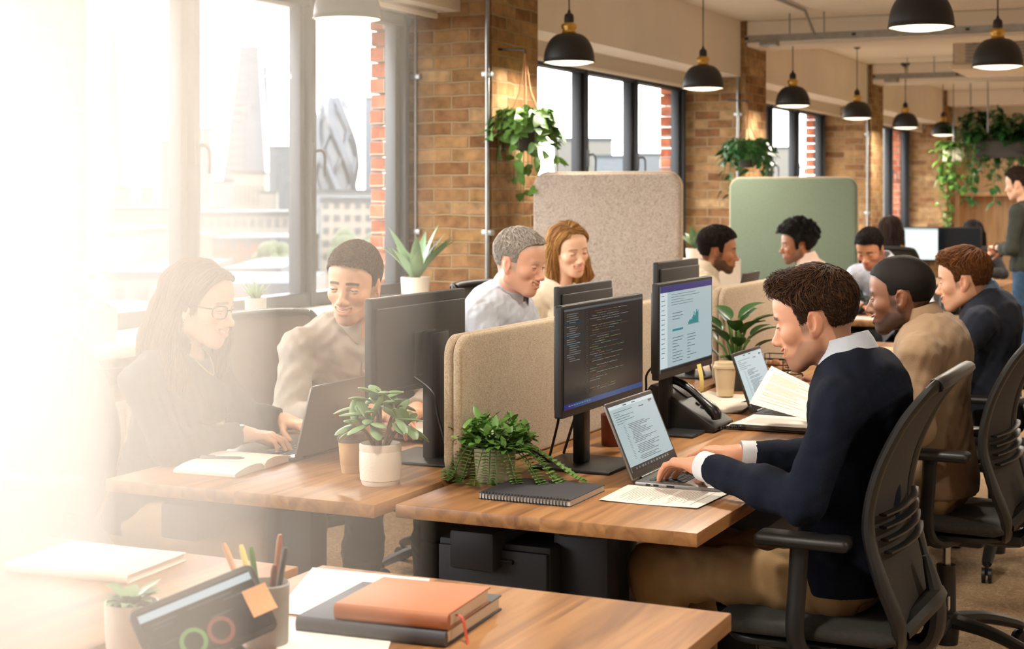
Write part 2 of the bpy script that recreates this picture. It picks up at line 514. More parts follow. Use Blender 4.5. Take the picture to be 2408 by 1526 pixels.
# plaster bulkheads above the windows and beams across the room
w = MB()
w.box((-4.6, ROOM_Y0, 2.46), (-3.85, 7.56, CEIL))
for a, b in zip([y+.6 for y in PILL[1:]], PILL[2:]+[23.0]): w.box((-4.6, a, 2.42), (-3.70, b, CEIL))
struct(w.build('trim_1', 'plaster', smooth=False))
w = MB()
for y in PILL[1:]: w.box((-3.66, y+.02, 2.66), (ROOM_X1, y+.42, CEIL), .01, 1)
struct(w.build('ceiling_beams', 'ceiling_paint', smooth=False))

def window(n, y0, y1, mull, z0=.92, z1=2.37, dark=False):
    k = .62 if dark else .70
    root = bpy.data.objects.new('window_%d' % n, None); COL.objects.link(root); struct(root)
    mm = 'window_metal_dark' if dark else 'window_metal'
    f = MB()
    f.box((GX-.04, y0, z0), (GX+.05, y1, z0+.07), .006)
    f.box((GX-.04, y0, z1-.06), (GX+.05, y1, z1), .006)
    ys = [y0+.05]+mull
    for m in mull:
        f.box((GX-.04, m-.075*k, z0), (GX+.03, m-.02*k, z1), .008)      # casement stile
        f.box((GX-.03, m-.02*k, z0), (GX+.02, m+.01, z1))
        f.box((GX-.04, m+.005, z0), (GX+.06, m+.075*k, z1), .010)
    f.box((GX-.04, y0, z0), (GX+.05, y0+.06, z1), .008)
    f.build('window_frame', mm, root)
    g = MB(); g.box((GX-.008, y0+.03, z0+.04), (GX+.002, y1-.03, z1-.03))
    g.build('window_pane', 'window_glass', root, smooth=False)
    for m in mull[:-1]:
        h = MB(); zc = z0+(.72 if dark else .66)
        h.box((GX+.058, m+.0, zc+.02), (GX+.070, m+.03, zc+.14), .004)
        h.tube(spline([(GX+.068, m+.016, zc+.10), (GX+.098, m+.03, zc+.105), (GX+.108, m+.046, zc+.075), (GX+.104, m+.048, zc-.02)], 5), .008, 8)
        h.build('window_handle', 'window_metal', root)
    return root
window(1, 4.74, 7.56, [5.58, 6.525, 7.47], z1=2.45)
for i in range(1, 4):
    a, b = PILL[i]+.6, PILL[i+1]
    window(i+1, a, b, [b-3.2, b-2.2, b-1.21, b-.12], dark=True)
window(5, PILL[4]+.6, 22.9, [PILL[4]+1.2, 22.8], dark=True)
window(6, -2.6, 4.15, [-1.3, 0, 1.3, 2.6, 4.05])  # unseen near window, widened to let more daylight onto the left side
# sills
s = MB()
s.box((-4.22, ROOM_Y0, .875), (-3.70, PILL[1], .92), .008)
for a, b in zip([y+.6 for y in PILL[1:]], PILL[2:]+[22.9]): s.box((-4.22, a, .875), (-3.74, b, .92), .008)
struct(s.build('trim_2', 'sill_paint'))
# roller blinds drawn up under the bulkheads
def blind(y0, y1, z, label, grp='roller blinds above the windows'):
    t = thing('roller_blind', label, 'blind', (-4.0, (y0+y1)/2, z), group=grp)
    h = (y1-y0)/2
    MB().cyl((0, -h, .04), (0, h, .04), .048, n=20).build('blind_roll', 'blind_fabric', t)
    MB().box((-.055, -h, .03), (-.04, h, .11), .003).build('mounting_rail', 'plaster', t)
    MB().box((.044, -h+.02, -.06), (.047, h-.02, .04)).build('blind_cloth', 'blind_fabric', t)
    MB().box((.035, -h+.02, -.082), (.056, h-.02, -.058), .004).build('bottom_bar', 'sill_paint', t)
    MB().tube(spline([(.0, h+.012, .08), (.05, h+.015, .09), (.075, h+.015, .04), (.06, h+.015, -.04)], 5), .012, 8).build('end_bracket', 'galvanised', t)
blind(4.8, 7.5, 2.50, 'roller blind rolled up above the nearest skyline window')
blind(8.2, 12.1, 2.38, 'roller blind above the window behind the tall grey screen')
blind(12.9, 16.8, 2.38, 'roller blind above the window behind the tall green screen')
blind(17.6, 21.5, 2.38, 'roller blind above the farthest window by the end wall')
# radiators under the windows
def radiator(y0, y1, label):
    t = thing('radiator', label, 'radiator', (-3.98, (y0+y1)/2, .12), group='radiators under the windows')
    h = (y1-y0)/2
    b = MB(); b.box((-.03, -h, 0), (.03, h, .55), .012)
    k = int((y1-y0)/.05)
    for i in range(k): b.box((.028, -h+.03+i*.05, .03), (.04, -h+.055+i*.05, .52), .004, 1)
    b.build('radiator_panel', 'radiator_white', t)
    MB().cyl((0, h, .06), (0, h+.06, .06), .012).build('valve', 'chrome', t)
    p = MB(); p.box((-.1, -h+.1, .4), (-.02, -h+.16, .46)); p.box((-.1, h-.16, .4), (-.02, h-.1, .46)); p.build('wall_bracket', 'radiator_white', t)
radiator(5.5, 7.0, 'white panel radiator under the skyline window behind the person in the grey shirt')
radiator(3.7, 5.2, 'white panel radiator under the window behind the person in glasses')
# conduits on the pillars
def conduit(y, x, label, r=.013, z1=2.87):
    t = thing('conduit', label, 'pipe', (x, y, 0), group='conduits on the brick pillars')
    MB().cyl((0, 0, 0), (0, 0, z1), r, n=10).build('pipe', 'galvanised', t)
    for z in (.5, 1.25, 2.1): MB().box((-.03, -.01, z), (.03, .028, z+.03), .003).build('clip', 'galvanised', t)
conduit(PILL[1]-.016, -3.68, 'steel conduit running up the corner of the nearest brick pillar')
conduit(PILL[1]-.012, -4.12, 'thin cable conduit beside the frame of the skyline window', .008)
conduit(PILL[2]-.016, -3.72, 'steel conduit on the pillar behind the tall green screen')
conduit(PILL[3]-.016, -3.70, 'steel conduit on the pillar right of the green screen')

# ---------------------------------------------------------------- pendant lamps
def lamp_shape(k=1.0):
    R = .1375
    out = []
    for i in range(15):
        a = i/14*PI/2
        out.append((.034+(R-.034)*math.sin(a)**.88, .146*math.cos(a)**1.05))
    return out
def make_lamp(loc, label, lit=11.0, ztop=CEIL):
    t = thing('pendant_lamp', label, 'lamp', loc, group='black dome pendant lamps')
    pr = lamp_shape()
    sh = MB().lathe(pr+[(.141, -.004), (.141, -.010), (.136, -.010)], n=40)
    o = sh.build('lamp_shade', 'lamp_black', t, ang=60)
    MB().lathe([(r-.003, z-.003) for r, z in pr]+[(.1345, -.009)], n=40).build('shade_lining', 'lamp_inner', t)
    b = MB()
    b.lathe([(.0, .005), (.128, .003), (.131, -.001), (.128, -.007), (.10, -.017), (.06, -.023), (.0, -.025)], n=36); b.build('diffuser', 'lamp_glow', t)
    c = MB().lathe([(.036, .158), (.040, .168), (.034, .176), (.034, .182), (.041, .192), (.042, .205), (.036, .214), (.026, .219), (.024, .222)], (0, 0, -.016), n=28)
    c.build('brass_collar', 'brass', t)
    MB().lathe([(.024, .218), (.026, .226), (.026, .25), (.022, .266), (.010, .274), (.006, .290), (0, .291)], (0, 0, -.016), n=24).build('socket_cap', 'lamp_black', t)
    h = ztop-loc[2]
    MB().cyl((0, 0, .268), (0, 0, h-.02), .0038, n=8).build('cord', 'cord_black', t)
    MB().lathe([(0, h-.045), (.02, h-.04), (.048, h-.012), (.048, h), (0, h)], n=24).build('ceiling_rose', 'lamp_black', t)
    d = bpy.data.lights.new('pendant_bulb', 'AREA'); d.shape = 'DISK'; d.size = .24
    d.energy = lit*1.3; d.color = (1.0, .90, .76)
    l = bpy.data.objects.new('pendant_bulb', d); COL.objects.link(l); l.location = (loc[0], loc[1], loc[2]-.028)
    return t
LZ = 2.19
for i, (y, lb) in enumerate(zip([5.47+2.3*k for k in range(7)], [
        'nearest pendant lamp cut by the top edge in front of the skyline window',
        'pendant lamp hanging before the first brick pillar and its trailing plant',
        'pendant lamp above the tall grey screen, third along the windows',
        'pendant lamp hanging under the end of the cable tray before the second pillar',
        'pendant lamp above the green screen, beside the third brick pillar',
        'small pendant lamp in front of the farthest window',
        'farthest and smallest pendant lamp of the window row before the white wall'])):
    make_lamp((-3.30, y, LZ), lb)
for y, lb in zip((6.77, 9.04, 11.32, 13.6), (
        'large pendant lamp cut by the top edge above the people at the right desk',
        'pendant lamp at the right edge below the air conditioner, brass collar in view',
        'pendant lamp cut by the right edge of the picture',
        'unseen pendant lamp added beyond the right edge to brighten the far wall')):
    make_lamp((-1.25, y, LZ), lb, 15)
for y in (2.22, 4.50): make_lamp((-1.25, y, LZ), 'pendant lamp hanging over the near desks above the picture', 15)
for y in (3.2,): make_lamp((-3.30, y, LZ), 'pendant lamp over the near left desk above the picture', 11)
for y in (3.4, 7.9, 12.4): make_lamp((1.1, y, LZ), 'pendant lamp over the aisle outside the picture', 13)  # row added out of view as fill light for the room

for y in (15.9, 18.2, 20.5): make_lamp((-1.25, y, LZ), 'unseen pendant lamp added beyond the right edge to brighten the far wall', 20)  # added out of view to brighten the dark end wall
for y in (15.5, 19.5): make_lamp((-.1, y, LZ), 'pendant lamp over the aisle outside the picture', 20)  # more unseen lamps added to lift the back of the room

# cable trays, with hanging rods
def tray(y, x0, x1, z, label):
    t = thing('cable_tray', label, 'cable tray', (x0, y, z), group='cable trays under the ceiling')
    L_ = x1-x0
    b = MB(); b.box((0, -.03, 0), (L_, -.026, .05)); b.box((0, .026, 0), (L_, .03, .05)); b.box((0, -.03, -.003), (L_, .03, .001))
    n = int(L_/.06)
    b.build('channel', 'galvanised', t, smooth=False)
    for i in range(0, n, 14):
        s_ = MB(); s_.box((i*.06, -.035, .015), (i*.06+.03, -.029, .035)); s_.build('slot_cover', 'black_satin', t, smooth=False)
    for x in (.35, .62, 2.2, 3.9):
        if x < L_: MB().cyl((x, 0, 0), (x, 0, CEIL-z), .006, n=8).build('hanging_rod', 'galvanised', t)
    MB().box((.12, -.05, -.04), (.26, .05, .0), .008).build('junction_box', 'galvanised', t)
tray(11.9, -3.55, .5, 2.66, 'galvanised cable tray crossing the room in front of the first white beam')
tray(16.3, -3.5, .5, 2.66, 'far galvanised cable tray crossing the room above the small pendants')
t = thing('surface_conduit', 'thin conduit run along the ceiling to the near cable tray', 'pipe', (0, 0, CEIL-.02))
MB().cyl((-3.0, 8.2, 0), (-3.0, 11.6, 0), .012, n=8).build('pipe', 'galvanised', t)
MB().cyl((-3.0, 11.6, 0.0), (-3.0, 11.9, -.17), .012, n=8).build('elbow', 'galvanised', t)
# air conditioner
a = atw(2242, 165, 13.2)
t = thing('air_conditioner', 'grey ceiling cassette air conditioner at the right edge under the ceiling', 'air conditioner', (a.x, a.y, a.z))
MB().box((0, 0, .04), (1.1, .9, .25), .015).build('body', 'blind_fabric', t)
MB().box((-.03, -.03, 0), (1.13, .93, .045), .012).build('cover_panel', 'sill_paint', t)
MB().box((-.012, .05, .06), (.002, .85, .23), .004).build('side_grille', 'pedestal_grey', t)
for i in range(6): MB().box((.1, -.012, .07+i*.028), (1.0, .002, .082+i*.028)).build('vent_slat', 'galvanised', t)
for x, y in ((.1, .1), (1.0, .1), (.1, .8), (1.0, .8)): MB().cyl((x, y, .24), (x, y, CEIL-a.z), .007, n=8).build('hanging_rod', 'galvanised', t)

# wood panelled alcove on the end wall
t = MB()
t.box((-3.65, 22.5, 1.50), (1.5, 23.0, 1.95)); t.box((-3.65, 22.4, 1.44), (1.5, 23.0, 1.50), .01)
t.box((-3.65, 22.9, 0), (1.5, 23.0, 1.44)); t.box((-3.72, 22.4, 0), (-3.62, 23.0, 1.95), .01)
o = t.build('wall_unit', 'panel_wood', smooth=False)
tag(o, 'pale wood panelled wall unit with a ledge on the far end wall', 'wall unit')
# ---------------------------------------------------------------- the city outside
mat('city_pale', '#5c5a55', .9); mat('city_grey', '#4b5156', .7); mat('city_blue', '#3f4953', .4)
mat('city_glass', '#323b44', .3, .2); mat('city_red', '#583d33', .9); mat('city_roof', '#33373a', .9)
mat('city_window', '#2f3538', .4); mat('city_cream', '#67615a', .9); mat('city_ground', '#45433f', .95)
mat('city_tree', '#3d4432', .9)
ZG = -24.0
struct(MB().box((-900, -300, ZG-1), (-7, 1400, ZG)).build('ground_outside', 'city_ground'))
def tower(name, label, u0, u1, v, w, m, deep=None, rows=0, cols=0, wm='city_window', vb=None, roof=None):
    """a block whose front face spans u0..u1 with its top edge at v, standing at distance w"""
    a = atw(u0, v, w); b = atw(u1, v, w)
    base = Vector((a.x, a.y, ZG))
    t = thing(name, label, 'building', base, YAW, 'buildings seen through the windows')
    W = (b-a).length; H = a.z-ZG; D = deep or W*.8
    MB().box((0, 0, 0), (W, D, H), W*.004, 1).build('building_wall', m, t, smooth=False)
    r = MB(); r.box((-.01*W, -.01*W, H-.012*H), (W*1.01, D, H+.01*W)); r.build('roof_parapet', roof or 'city_roof', t, smooth=False)
    if rows:
        q = MB(); h = (CAM_H-(0 if vb is None else 0))  # storeys
        hz = (vb-v)/FPX*w if vb else W
        for i in range(rows):
            for j in range(cols):
                x = W*(j+.2)/cols; z = H-hz*(i+.85)/rows
                q.box((x, -.03, z), (x+W*.55/cols, .05, z+hz*.5/rows))
        q.build('windows', wm, t, smooth=False)
    return t
def profile_tower(name, label, rows, w, m, depth=.8, rib=None):
    """tower from rows (v, u_left, u_right) downwards"""
    vm = rows[-1]
    c = atw((vm[1]+vm[2])/2, vm[0], w)
    t = thing(name, label, 'building', (c.x, c.y, ZG), YAW, 'buildings seen through the windows')
    px = w/FPX; uc = (vm[1]+vm[2])/2
    rings = []
    for v, ul, ur in rows:
        z = CAM_H-(v-HOR)*px-ZG; x0 = (ul-uc)*px; x1 = (ur-uc)*px; d = (x1-x0)*depth/2
        rings.append([(x0, -d, z), (x1, -d, z), (x1, d, z), (x0, d, z)])
    z0 = rings[-1]; rings.append([(p[0], p[1], 0) for p in z0])
    b = MB().loft(rings[::-1]); b.build('tower_shaft', m, t, smooth=False)
    return t, rings, px, uc
t, R, px, uc = profile_tower('spire_tower', 'very tall tapering glass spire tower at the left of the skyline',
    [(45, 266, 270), (120, 258, 279), (300, 240, 297), (500, 218, 320)], 420, 'city_blue')
q = MB()
for k in (.25, .5, .75):
    for i in range(len(R)-2):
        a, b = R[i], R[i+1]
        q.tube([Vector(a[0]).lerp(Vector(a[1]), k)+Vector((0, -.1, 0)), Vector(b[0]).lerp(Vector(b[1]), k)+Vector((0, -.1, 0))], .5, 4)
q.build('facade_fins', 'city_grey', t, smooth=False)
t, R, px, uc = profile_tower('wedge_tower', 'slanting wedge shaped office tower in the middle of the skyline',
    [(110, 567, 610), (250, 552, 619), (430, 530, 632)], 380, 'city_glass')
q = MB()
for i in range(16):
    f = (i+.5)/16; v = 120+f*310; z = CAM_H-(v-HOR)*px-ZG
    ul = 567-(v-110)/320*37; ur = 610+(v-110)/320*22
    d = (ur-ul)*px*.4
    q.box(((ul-uc)*px, -d-.3, z), ((ul+(ur-ul)*.45-uc)*px, -d+.5, z+.9))
q.build('floor_bands', 'city_grey', t, smooth=False)
profile_tower('service_core', 'lower service tower against the right side of the wedge tower',
    [(155, 612, 629), (430, 618, 636)], 455, 'city_blue')
# bullet shaped tower with spiral bands
c = atw(786, 445, 330); px = 330/FPX
t = thing('bullet_tower', 'bullet shaped glass tower with dark spiral bands on the skyline', 'building', (c.x, c.y, ZG), YAW, 'buildings seen through the windows')
prof = []
for v, hw in ((228, .5), (234, 9), (245, 17), (265, 26), (300, 36), (340, 44), (390, 48), (430, 46), (470, 43)):
    prof.append((hw*px, CAM_H-(v-HOR)*px-ZG))
prof.append((prof[-1][0], 0))
MB().lathe(prof, n=36).build('tower_shaft', 'city_grey', t)
q = MB()
pv = prof[:-1]
def rad(z):
    for (r0, z0), (r1, z1) in zip(pv, pv[1:]):
        if z1 <= z <= z0: return r0+(r1-r0)*(z0-z)/(z0-z1)
    return pv[-1][0]
for k in range(6):
    for sgn in (1, -1):
        P = []
        for i in range(24):
            z = pv[1][1]+(pv[-1][1]-pv[1][1])*i/23
            a = 2*PI*k/6+sgn*i*.085
            r = rad(z)+.15; P.append((r*math.cos(a), r*math.sin(a), z))
        q.tube(P, 1.15 if sgn > 0 else .5, 5)
q.build('spiral_bands', 'city_glass', t, smooth=False)
MB().lathe([(r*1.02, z) for r, z in prof[:4]], n=36).build('dome_cap', 'city_blue', t)
for args in [
    ('office_tower', 'plain grey tower between spire and mullion on the skyline', 375, 412, 330, 340, 'city_pale', None, 14, 1),
    ('office_tower', 'pale stepped tower just right of the left window mullion', 455, 495, 300, 330, 'city_grey', None, 12, 2),
    ('office_tower', 'blue grey block behind the base of the wedge tower', 632, 700, 343, 300, 'city_glass', None, 10, 1),
    ('office_tower', 'sharp blue tower cut off by the brick reveal right of the bullet tower', 858, 900, 228, 360, 'city_blue', None, 0, 0),
    ('office_block', 'pale tower with upright ribs in front of the wedge tower', 550, 622, 405, 220, 'city_cream', None, 1, 7),
    ('office_block', 'grey block left of the ribbed pale tower', 500, 550, 425, 240, 'city_grey', None, 0, 0),
    ('office_block', 'flat pale block right of the ribbed tower', 610, 650, 450, 215, 'city_pale', None, 0, 0),
    ('office_block', 'low grey block at the foot of the spire tower', 270, 305, 440, 260, 'city_grey', None, 0, 0),
    ('office_block', 'small pale block right of the spire foot', 328, 358, 438, 260, 'city_pale', None, 0, 0),
    ('office_block', 'grey block at the left edge of the skyline window', 110, 196, 395, 250, 'city_pale', None, 0, 0),
    ('office_block', 'wide pale block across the middle distance', 190, 470, 490, 165, 'city_cream', 14, 2, 22),
    ('office_block', 'pale block with a flat roof behind the central mullion', 430, 700, 500, 138, 'city_pale', 14, 2, 14),
    ('office_block', 'white building with rows of small square windows at left', 60, 268, 545, 80, 'city_cream', 14, 5, 7),
    ('brick_building', 'red brick building with pale bands behind the person in glasses', 285, 410, 560, 100, 'city_red', 14, 2, 5),
    ('brick_building', 'red brick building with tall grey windows in the middle window', 500, 700, 560, 84, 'city_red', 9, 3, 6),
    ('office_block', 'pale apartment block with dark square windows right of the second mullion', 755, 905, 465, 90, 'city_cream', 14, 5, 6),
    ('office_block', 'grey roofed block below the bullet tower', 728, 900, 447, 165, 'city_grey', 14, 0, 0),
    ('low_building', 'low white building with a shallow roof beside the aloe pot', 520, 660, 632, 58, 'city_cream', 10, 1, 6),
    ('low_building', 'low pale building at the foot of the left window', 250, 420, 640, 52, 'city_pale', 10, 1, 3),
    ('brick_building', 'low brown roofed building under the white one', 430, 700, 668, 42, 'city_red', 6, 1, 8),
    ('office_block', 'hazy block in the second window seen past the trailing plant', 1305, 1440, 325, 200, 'city_pale', None, 0, 0),
    ('office_block', 'low hazy block right of the second window mullion', 1400, 1475, 365, 190, 'city_grey', None, 0, 0),
    ('office_block', 'small hazy block at the right pane of the second window', 1495, 1580, 360, 210, 'city_grey', None, 0, 0),
    ('office_block', 'hazy block in the third window above the green screen', 1800, 1880, 345, 240, 'city_pale', None, 0, 0),
    ('office_block', 'tall pale block beyond the farthest window', 2050, 2120, 290, 260, 'city_pale', None, 0, 0)]:
    nm, lb, u0, u1, v, w_, m_, dp, rw, cl = args
    vb = v+{1: 90, 2: 80, 3: 90, 5: 150}.get(rw, 160)
    tower(nm, lb, u0, u1, v, w_, m_, dp, rw, cl, vb=vb)
# domed white roof by the near building
c = atw(300, 712, 50)
tag(MB().sphere((c.x, c.y, c.z-2.0), 2.2, 24, 12, (1.0, 1.0, .95)).build('domed_roof', 'city_cream'), 'round white domed roof low outside the left window', 'roof')
for i, (u, v, w_, s_) in enumerate(((830, 590, 75, 1.0), (905, 590, 70, .9), (640, 610, 80, .9), (860, 615, 60, .7))):
    c = atw(u, v, w_); b = MB()
    for k in range(14):
        d = Vector((random.gauss(0, 1), random.gauss(0, 1), random.gauss(0, .8))).normalized()*s_*.7
        b.sphere((c.x+d.x, c.y+d.y, c.z+d.z), s_*random.uniform(.4, .6), 8, 6)
    b.cyl((c.x, c.y, ZG), (c.x, c.y, c.z), .25, n=8)
    tag(b.build('street_tree', 'city_tree'), ['pale street tree left of the apartment block', 'pale street tree against the apartment block, by the reveal',
        'pale street tree in front of the red brick building', 'nearest pale street tree below the apartment block'][i], 'tree')
# ---------------------------------------------------------------- desks and screens
DT = .74
def desk(x0, x1, y0, y1, label, legs=True, grp='wooden bench desks'):
    t = thing('desk', label, 'desk', ((x0+x1)/2, (y0+y1)/2, 0), group=grp)
    a, b = (x1-x0)/2, (y1-y0)/2
    MB().box((-a, -b, DT-.032), (a, b, DT), .003, 2).build('desktop', 'desk_wood', t)
    for s in (-1, 1):
        f = MB(); y = s*(b-.28)
        f.box((-a*.78, y-.03, .0), (a*.78, y+.03, .03), .006)
        f.box((-.075, y-.045, .03), (.075, y+.045, DT-.06), .02)
        f.box((-a*.82, y-.03, DT-.07), (a*.82, y+.03, DT-.033), .004)
        f.build('leg', 'desk_frame', t)
    MB().box((-.04, -b+.2, DT-.085), (.04, b-.2, DT-.04), .004).build('cross_beam', 'desk_frame', t)
    MB().box((-a+.08, -b+.12, DT-.17), (-a+.20, b-.12, DT-.075), .01).build('cable_channel', 'desk_frame', t)
    return t
desk(-1.823, -1.075, 3.24, 5.50, 'wooden desk of the person in the navy sweater, right of the felt divider')
desk(-2.66, -1.862, 3.21, 5.50, 'wooden desk where the person in glasses types, left of the felt divider')
desk(-1.823, -1.075, 5.53, 7.80, 'wooden desk behind, in front of the person in the navy blazer')
desk(-2.66, -1.862, 5.53, 7.80, 'wooden desk of the person in the cream jumper by the tall grey screen')
desk(-1.656, -.816, .95, 2.65, 'blurred near desk carrying the two stacked notebooks')
desk(-2.55, -1.692, .95, 2.62, 'blurred near desk at lower left with tablet and pen cup')
desk(-2.25, -1.35, 9.05, 9.72, 'small table where the pale blue shirted person at the small table writes')
desk(-3.2, -1.75, 12.9, 13.9, 'far desk with bright computer screen at the back')

def pedestal(x0, x1, y0, y1, z1, label):
    t = thing('drawer_pedestal', label, 'drawer unit', ((x0+x1)/2, (y0+y1)/2, 0), group='drawer units under the desks')
    a, b = (x1-x0)/2, (y1-y0)/2
    MB().box((-a, -b, .03), (a, b, z1), .006).build('body', 'desk_frame', t)
    n = 3; h = (z1-.06)/n
    for k in range(n):
        z = .05+k*h
        d = MB().box((-a+.005, -b-.014, z+.004), (a-.005, -b, z+h-.004), .003).build('drawer', 'pedestal_grey', t)
        MB().box((-.06, -b-.024, z+h-.035), (.06, -b-.013, z+h-.024), .003).build('handle', 'black_satin', d)
    for sx in (-1, 1):
        for sy in (-1, 1): MB().sphere((sx*(a-.04), sy*(b-.05), .02), .02, 8, 6).build('caster', 'black_plastic', t)
pedestal(-1.80, -1.50, 3.42, 3.95, .63, 'dark drawer unit under the near left end of the right desk')
pedestal(-1.46, -1.20, 4.15, 4.62, .55, 'second dark drawer unit set farther back under the right desk')
pedestal(-2.30, -2.02, 4.25, 4.75, .60, 'dark drawer unit under the left desk')

def felt_screen(x, y0, y1, z0, z1, label):
    t = thing('desk_divider', label, 'divider', (x, (y0+y1)/2, z0), group='tan felt desk dividers')
    L_, H_ = y1-y0, z1-z0
    for sx, nm in ((-1, 'felt_panel'), (1, 'felt_panel')):
        pl = rrect(L_, H_, .055, 8, -L_/2, 0)
        M = frame((-.026 if sx < 0 else .001, 0, 0), (0, 1, 0), (0, 0, 1), (1, 0, 0))
        MB().prism(pl, M, .025, .008).build(nm, 'tan_felt', t)
    for y in (-L_/2+.25, L_/2-.25):
        MB().box((-.05, y-.02, 0), (.05, y+.02, .012), .003).build('clamp', 'desk_frame', t)
felt_screen(-1.842, 3.57, 5.22, DT, 1.11, 'tan felt desk divider behind the two trailing plant pots, nearest')
felt_screen(-1.842, 5.80, 7.45, DT, 1.11, 'tan felt desk divider farther back behind the leafy green plant')

def tall_screen(x0, x1, y, m, label, z1=1.58):
    t = thing('floor_screen', label, 'screen', ((x0+x1)/2, y, 0), group='tall felt floor screens')
    L_ = x1-x0
    pl = rrect(L_, z1-.06, .07, 8, -L_/2, .06)
    MB().prism(pl, frame((0, .03, 0), (1, 0, 0), (0, 0, 1), (0, -1, 0)), .06, .014).build('felt_panel', m, t)
    ed = MB().tube([(p[0], 0, p[1]) for p in rrect(L_+.004, z1-.056, .072, 8, -L_/2-.002, .058)]+[(L_/2-.07, 0, .058)], .012, 8, flat=.6)
    ed.build('edge_trim', 'tan_felt', t)
    for s in (-1, 1):
        MB().box((s*(L_/2-.12)-.03, -.2, 0), (s*(L_/2-.12)+.03, .2, .02), .006).build('foot', 'desk_frame', t)
        MB().box((s*(L_/2-.12)-.02, -.02, .02), (s*(L_/2-.12)+.02, .02, .08), .004).build('foot_bracket', 'desk_frame', t)
tall_screen(-3.40, -2.59, 7.55, 'grey_felt', 'tall grey felt floor screen behind the person in the cream jumper')
tall_screen(-3.24, -2.36, 10.5, 'green_felt', 'tall green felt floor screen behind the person in the pale pink shirt')

# ---------------------------------------------------------------- screens of computers
SCR = {'dark': ('#1b2126', .35), 'side': ('#20272c', .42), 'blue': ('#16457c', .6), 'light': ('#a9bcc0', .62), 'pale': ('#b9c8cb', .75),
       'indigo': ('#232f7e', .5), 'teal': ('#2e8a90', .55), 'tx_white': ('#8d9596', .4), 'tx_green': ('#5f8a6a', .45), 'tx_yel': ('#8f8760', .4),
       'tx_red': ('#7d5a50', .35), 'tx_grey': ('#5c666c', .45), 'tx_dk': ('#56686e', .35), 'green': ('#7fae5a', .55), 'red': ('#a85a4a', .5), 'white': ('#d9e4e4', 1.0)}
for k, (h, e) in SCR.items(): mat_emit('screen_'+k, h, e); MATS['screen_'+k].node_tree.nodes['Principled BSDF'].inputs['Roughness'].default_value = .25
def ui_panel(W, H, base, rects, M, name, parent):
    """flat picture on a screen; rects are (x0, y0, x1, y1, colour) with y from the top, in parts of the screen"""
    used = ['screen_'+base]+sorted(set('screen_'+r[4] for r in rects))
    b = MB(M)
    b.quad((0, 0, 0), (W, 0, 0), (W, H, 0), (0, H, 0))
    for i, r in enumerate(rects):
        b.cm = used.index('screen_'+r[4]); z = .0004+.0002*(r[5] if len(r) > 5 else 1)
        x0, x1, y0, y1 = r[0]*W, r[2]*W, (1-r[3])*H, (1-r[1])*H
        b.quad((x0, y0, z), (x1, y0, z), (x1, y1, z), (x0, y1, z))
    return b.build(name, used, parent, smooth=False)
def code_ui(rng):
    R = [(0, 0, 1, .022, 'tx_grey'), (0, .022, .24, .95, 'side'), (0, .945, 1, 1, 'blue'), (0, .945, .12, 1, 'indigo', 2)]
    y = .05
    for k in range(22):
        if k in (4, 9, 13): R.append((0, y-.006, .23, y+.022, 'tx_grey', 1))
        R.append((.03+rng.choice((0, .03)), y, .03+rng.uniform(.08, .17), y+.006, 'tx_white', 2)); y += .0215 if k != 4 else .04
    y = .06
    for k in range(34):
        if rng.random() < .16: y += .025; continue
        x = .30+rng.choice((0, .03, .03, .06, .09))
        R.append((.262, y, .272, y+.007, 'tx_grey', 2))
        for j in range(rng.randint(1, 4)):
            l = rng.uniform(.03, .16)
            if x+l > .93: break
            R.append((x, y, x+l, y+.0055, rng.choice(('tx_white', 'tx_green', 'tx_yel', 'tx_white', 'tx_red', 'tx_grey')), 2)); x += l+.012
        y += .0245
        if y > .92: break
    for k in range(9): R.append((.05+k*.03, .962, .05+k*.03+.022, .975, 'tx_white', 3))
    return R
def doc_ui(rng, top='indigo', chart=True):
    R = [(0, 0, 1, .075, top), (0, .075, .13, .95, 'pale'), (0, .965, 1, 1, 'dark'), (0, .955, 1, .965, 'tx_grey')]
    for k in range(14): R.append((.02, .11+k*.055, .02+rng.uniform(.04, .08), .117+k*.055, 'tx_dk', 2))
    for k in range(5): R.append((.2, .11+k*.03, .2+rng.uniform(.2, .7), .115+k*.03, 'tx_dk', 2))
    if chart:
        hs = [.03, .05, .045, .06, .05, .08, .1, .14, .09, .12, .165, .13, .15]
        for k, h in enumerate(hs): R.append((.52+k*.0155, .50-h, .52+(k+1)*.0155, .50, 'teal', 2))
        R.append((.5, .502, .75, .506, 'tx_dk', 2)); R.append((.22, .52, .42, .545, 'teal', 2))
        for k in range(3): R.append((.22, .33+k*.035, .22+rng.uniform(.1, .2), .337+k*.035, 'tx_dk', 2))
    for c in (.22, .5):
        for k in range(9): R.append((c, .62+k*.035, c+rng.uniform(.05, .22), .627+k*.035, 'tx_dk', 2))
    return R
def text_ui(rng):
    R = [(0, 0, 1, .05, 'pale'), (0, .92, 1, 1, 'dark'), (.86, .06, .94, .085, 'tx_red', 2), (.86, .09, .9, .1, 'tx_red', 2)]
    for k in range(12): R.append((.10+k*.065, .945, .10+k*.065+rng.uniform(.02, .045), .975, 'tx_white', 2))
    R += [(.3, .02, .38, .035, 'tx_dk', 2), (.5, .02, .58, .035, 'tx_dk', 2), (.62, .11, .72, .125, 'tx_dk', 2)]
    for k in range(6): R.append((.06, .1+k*.035, .06+rng.uniform(.1, .5), .107+k*.035, 'tx_dk', 2))
    for k in range(22): R.append((.16, .32+k*.024, .20, .325+k*.024, 'tx_grey', 2))
    y = .32
    for k in range(22):
        if rng.random() < .2: y += .02
        R.append((.26+rng.choice((0, .03)), y, .32+rng.uniform(.08, .5), y+.008, 'tx_dk', 2)); y += .024
        if y > .88: break
    return R
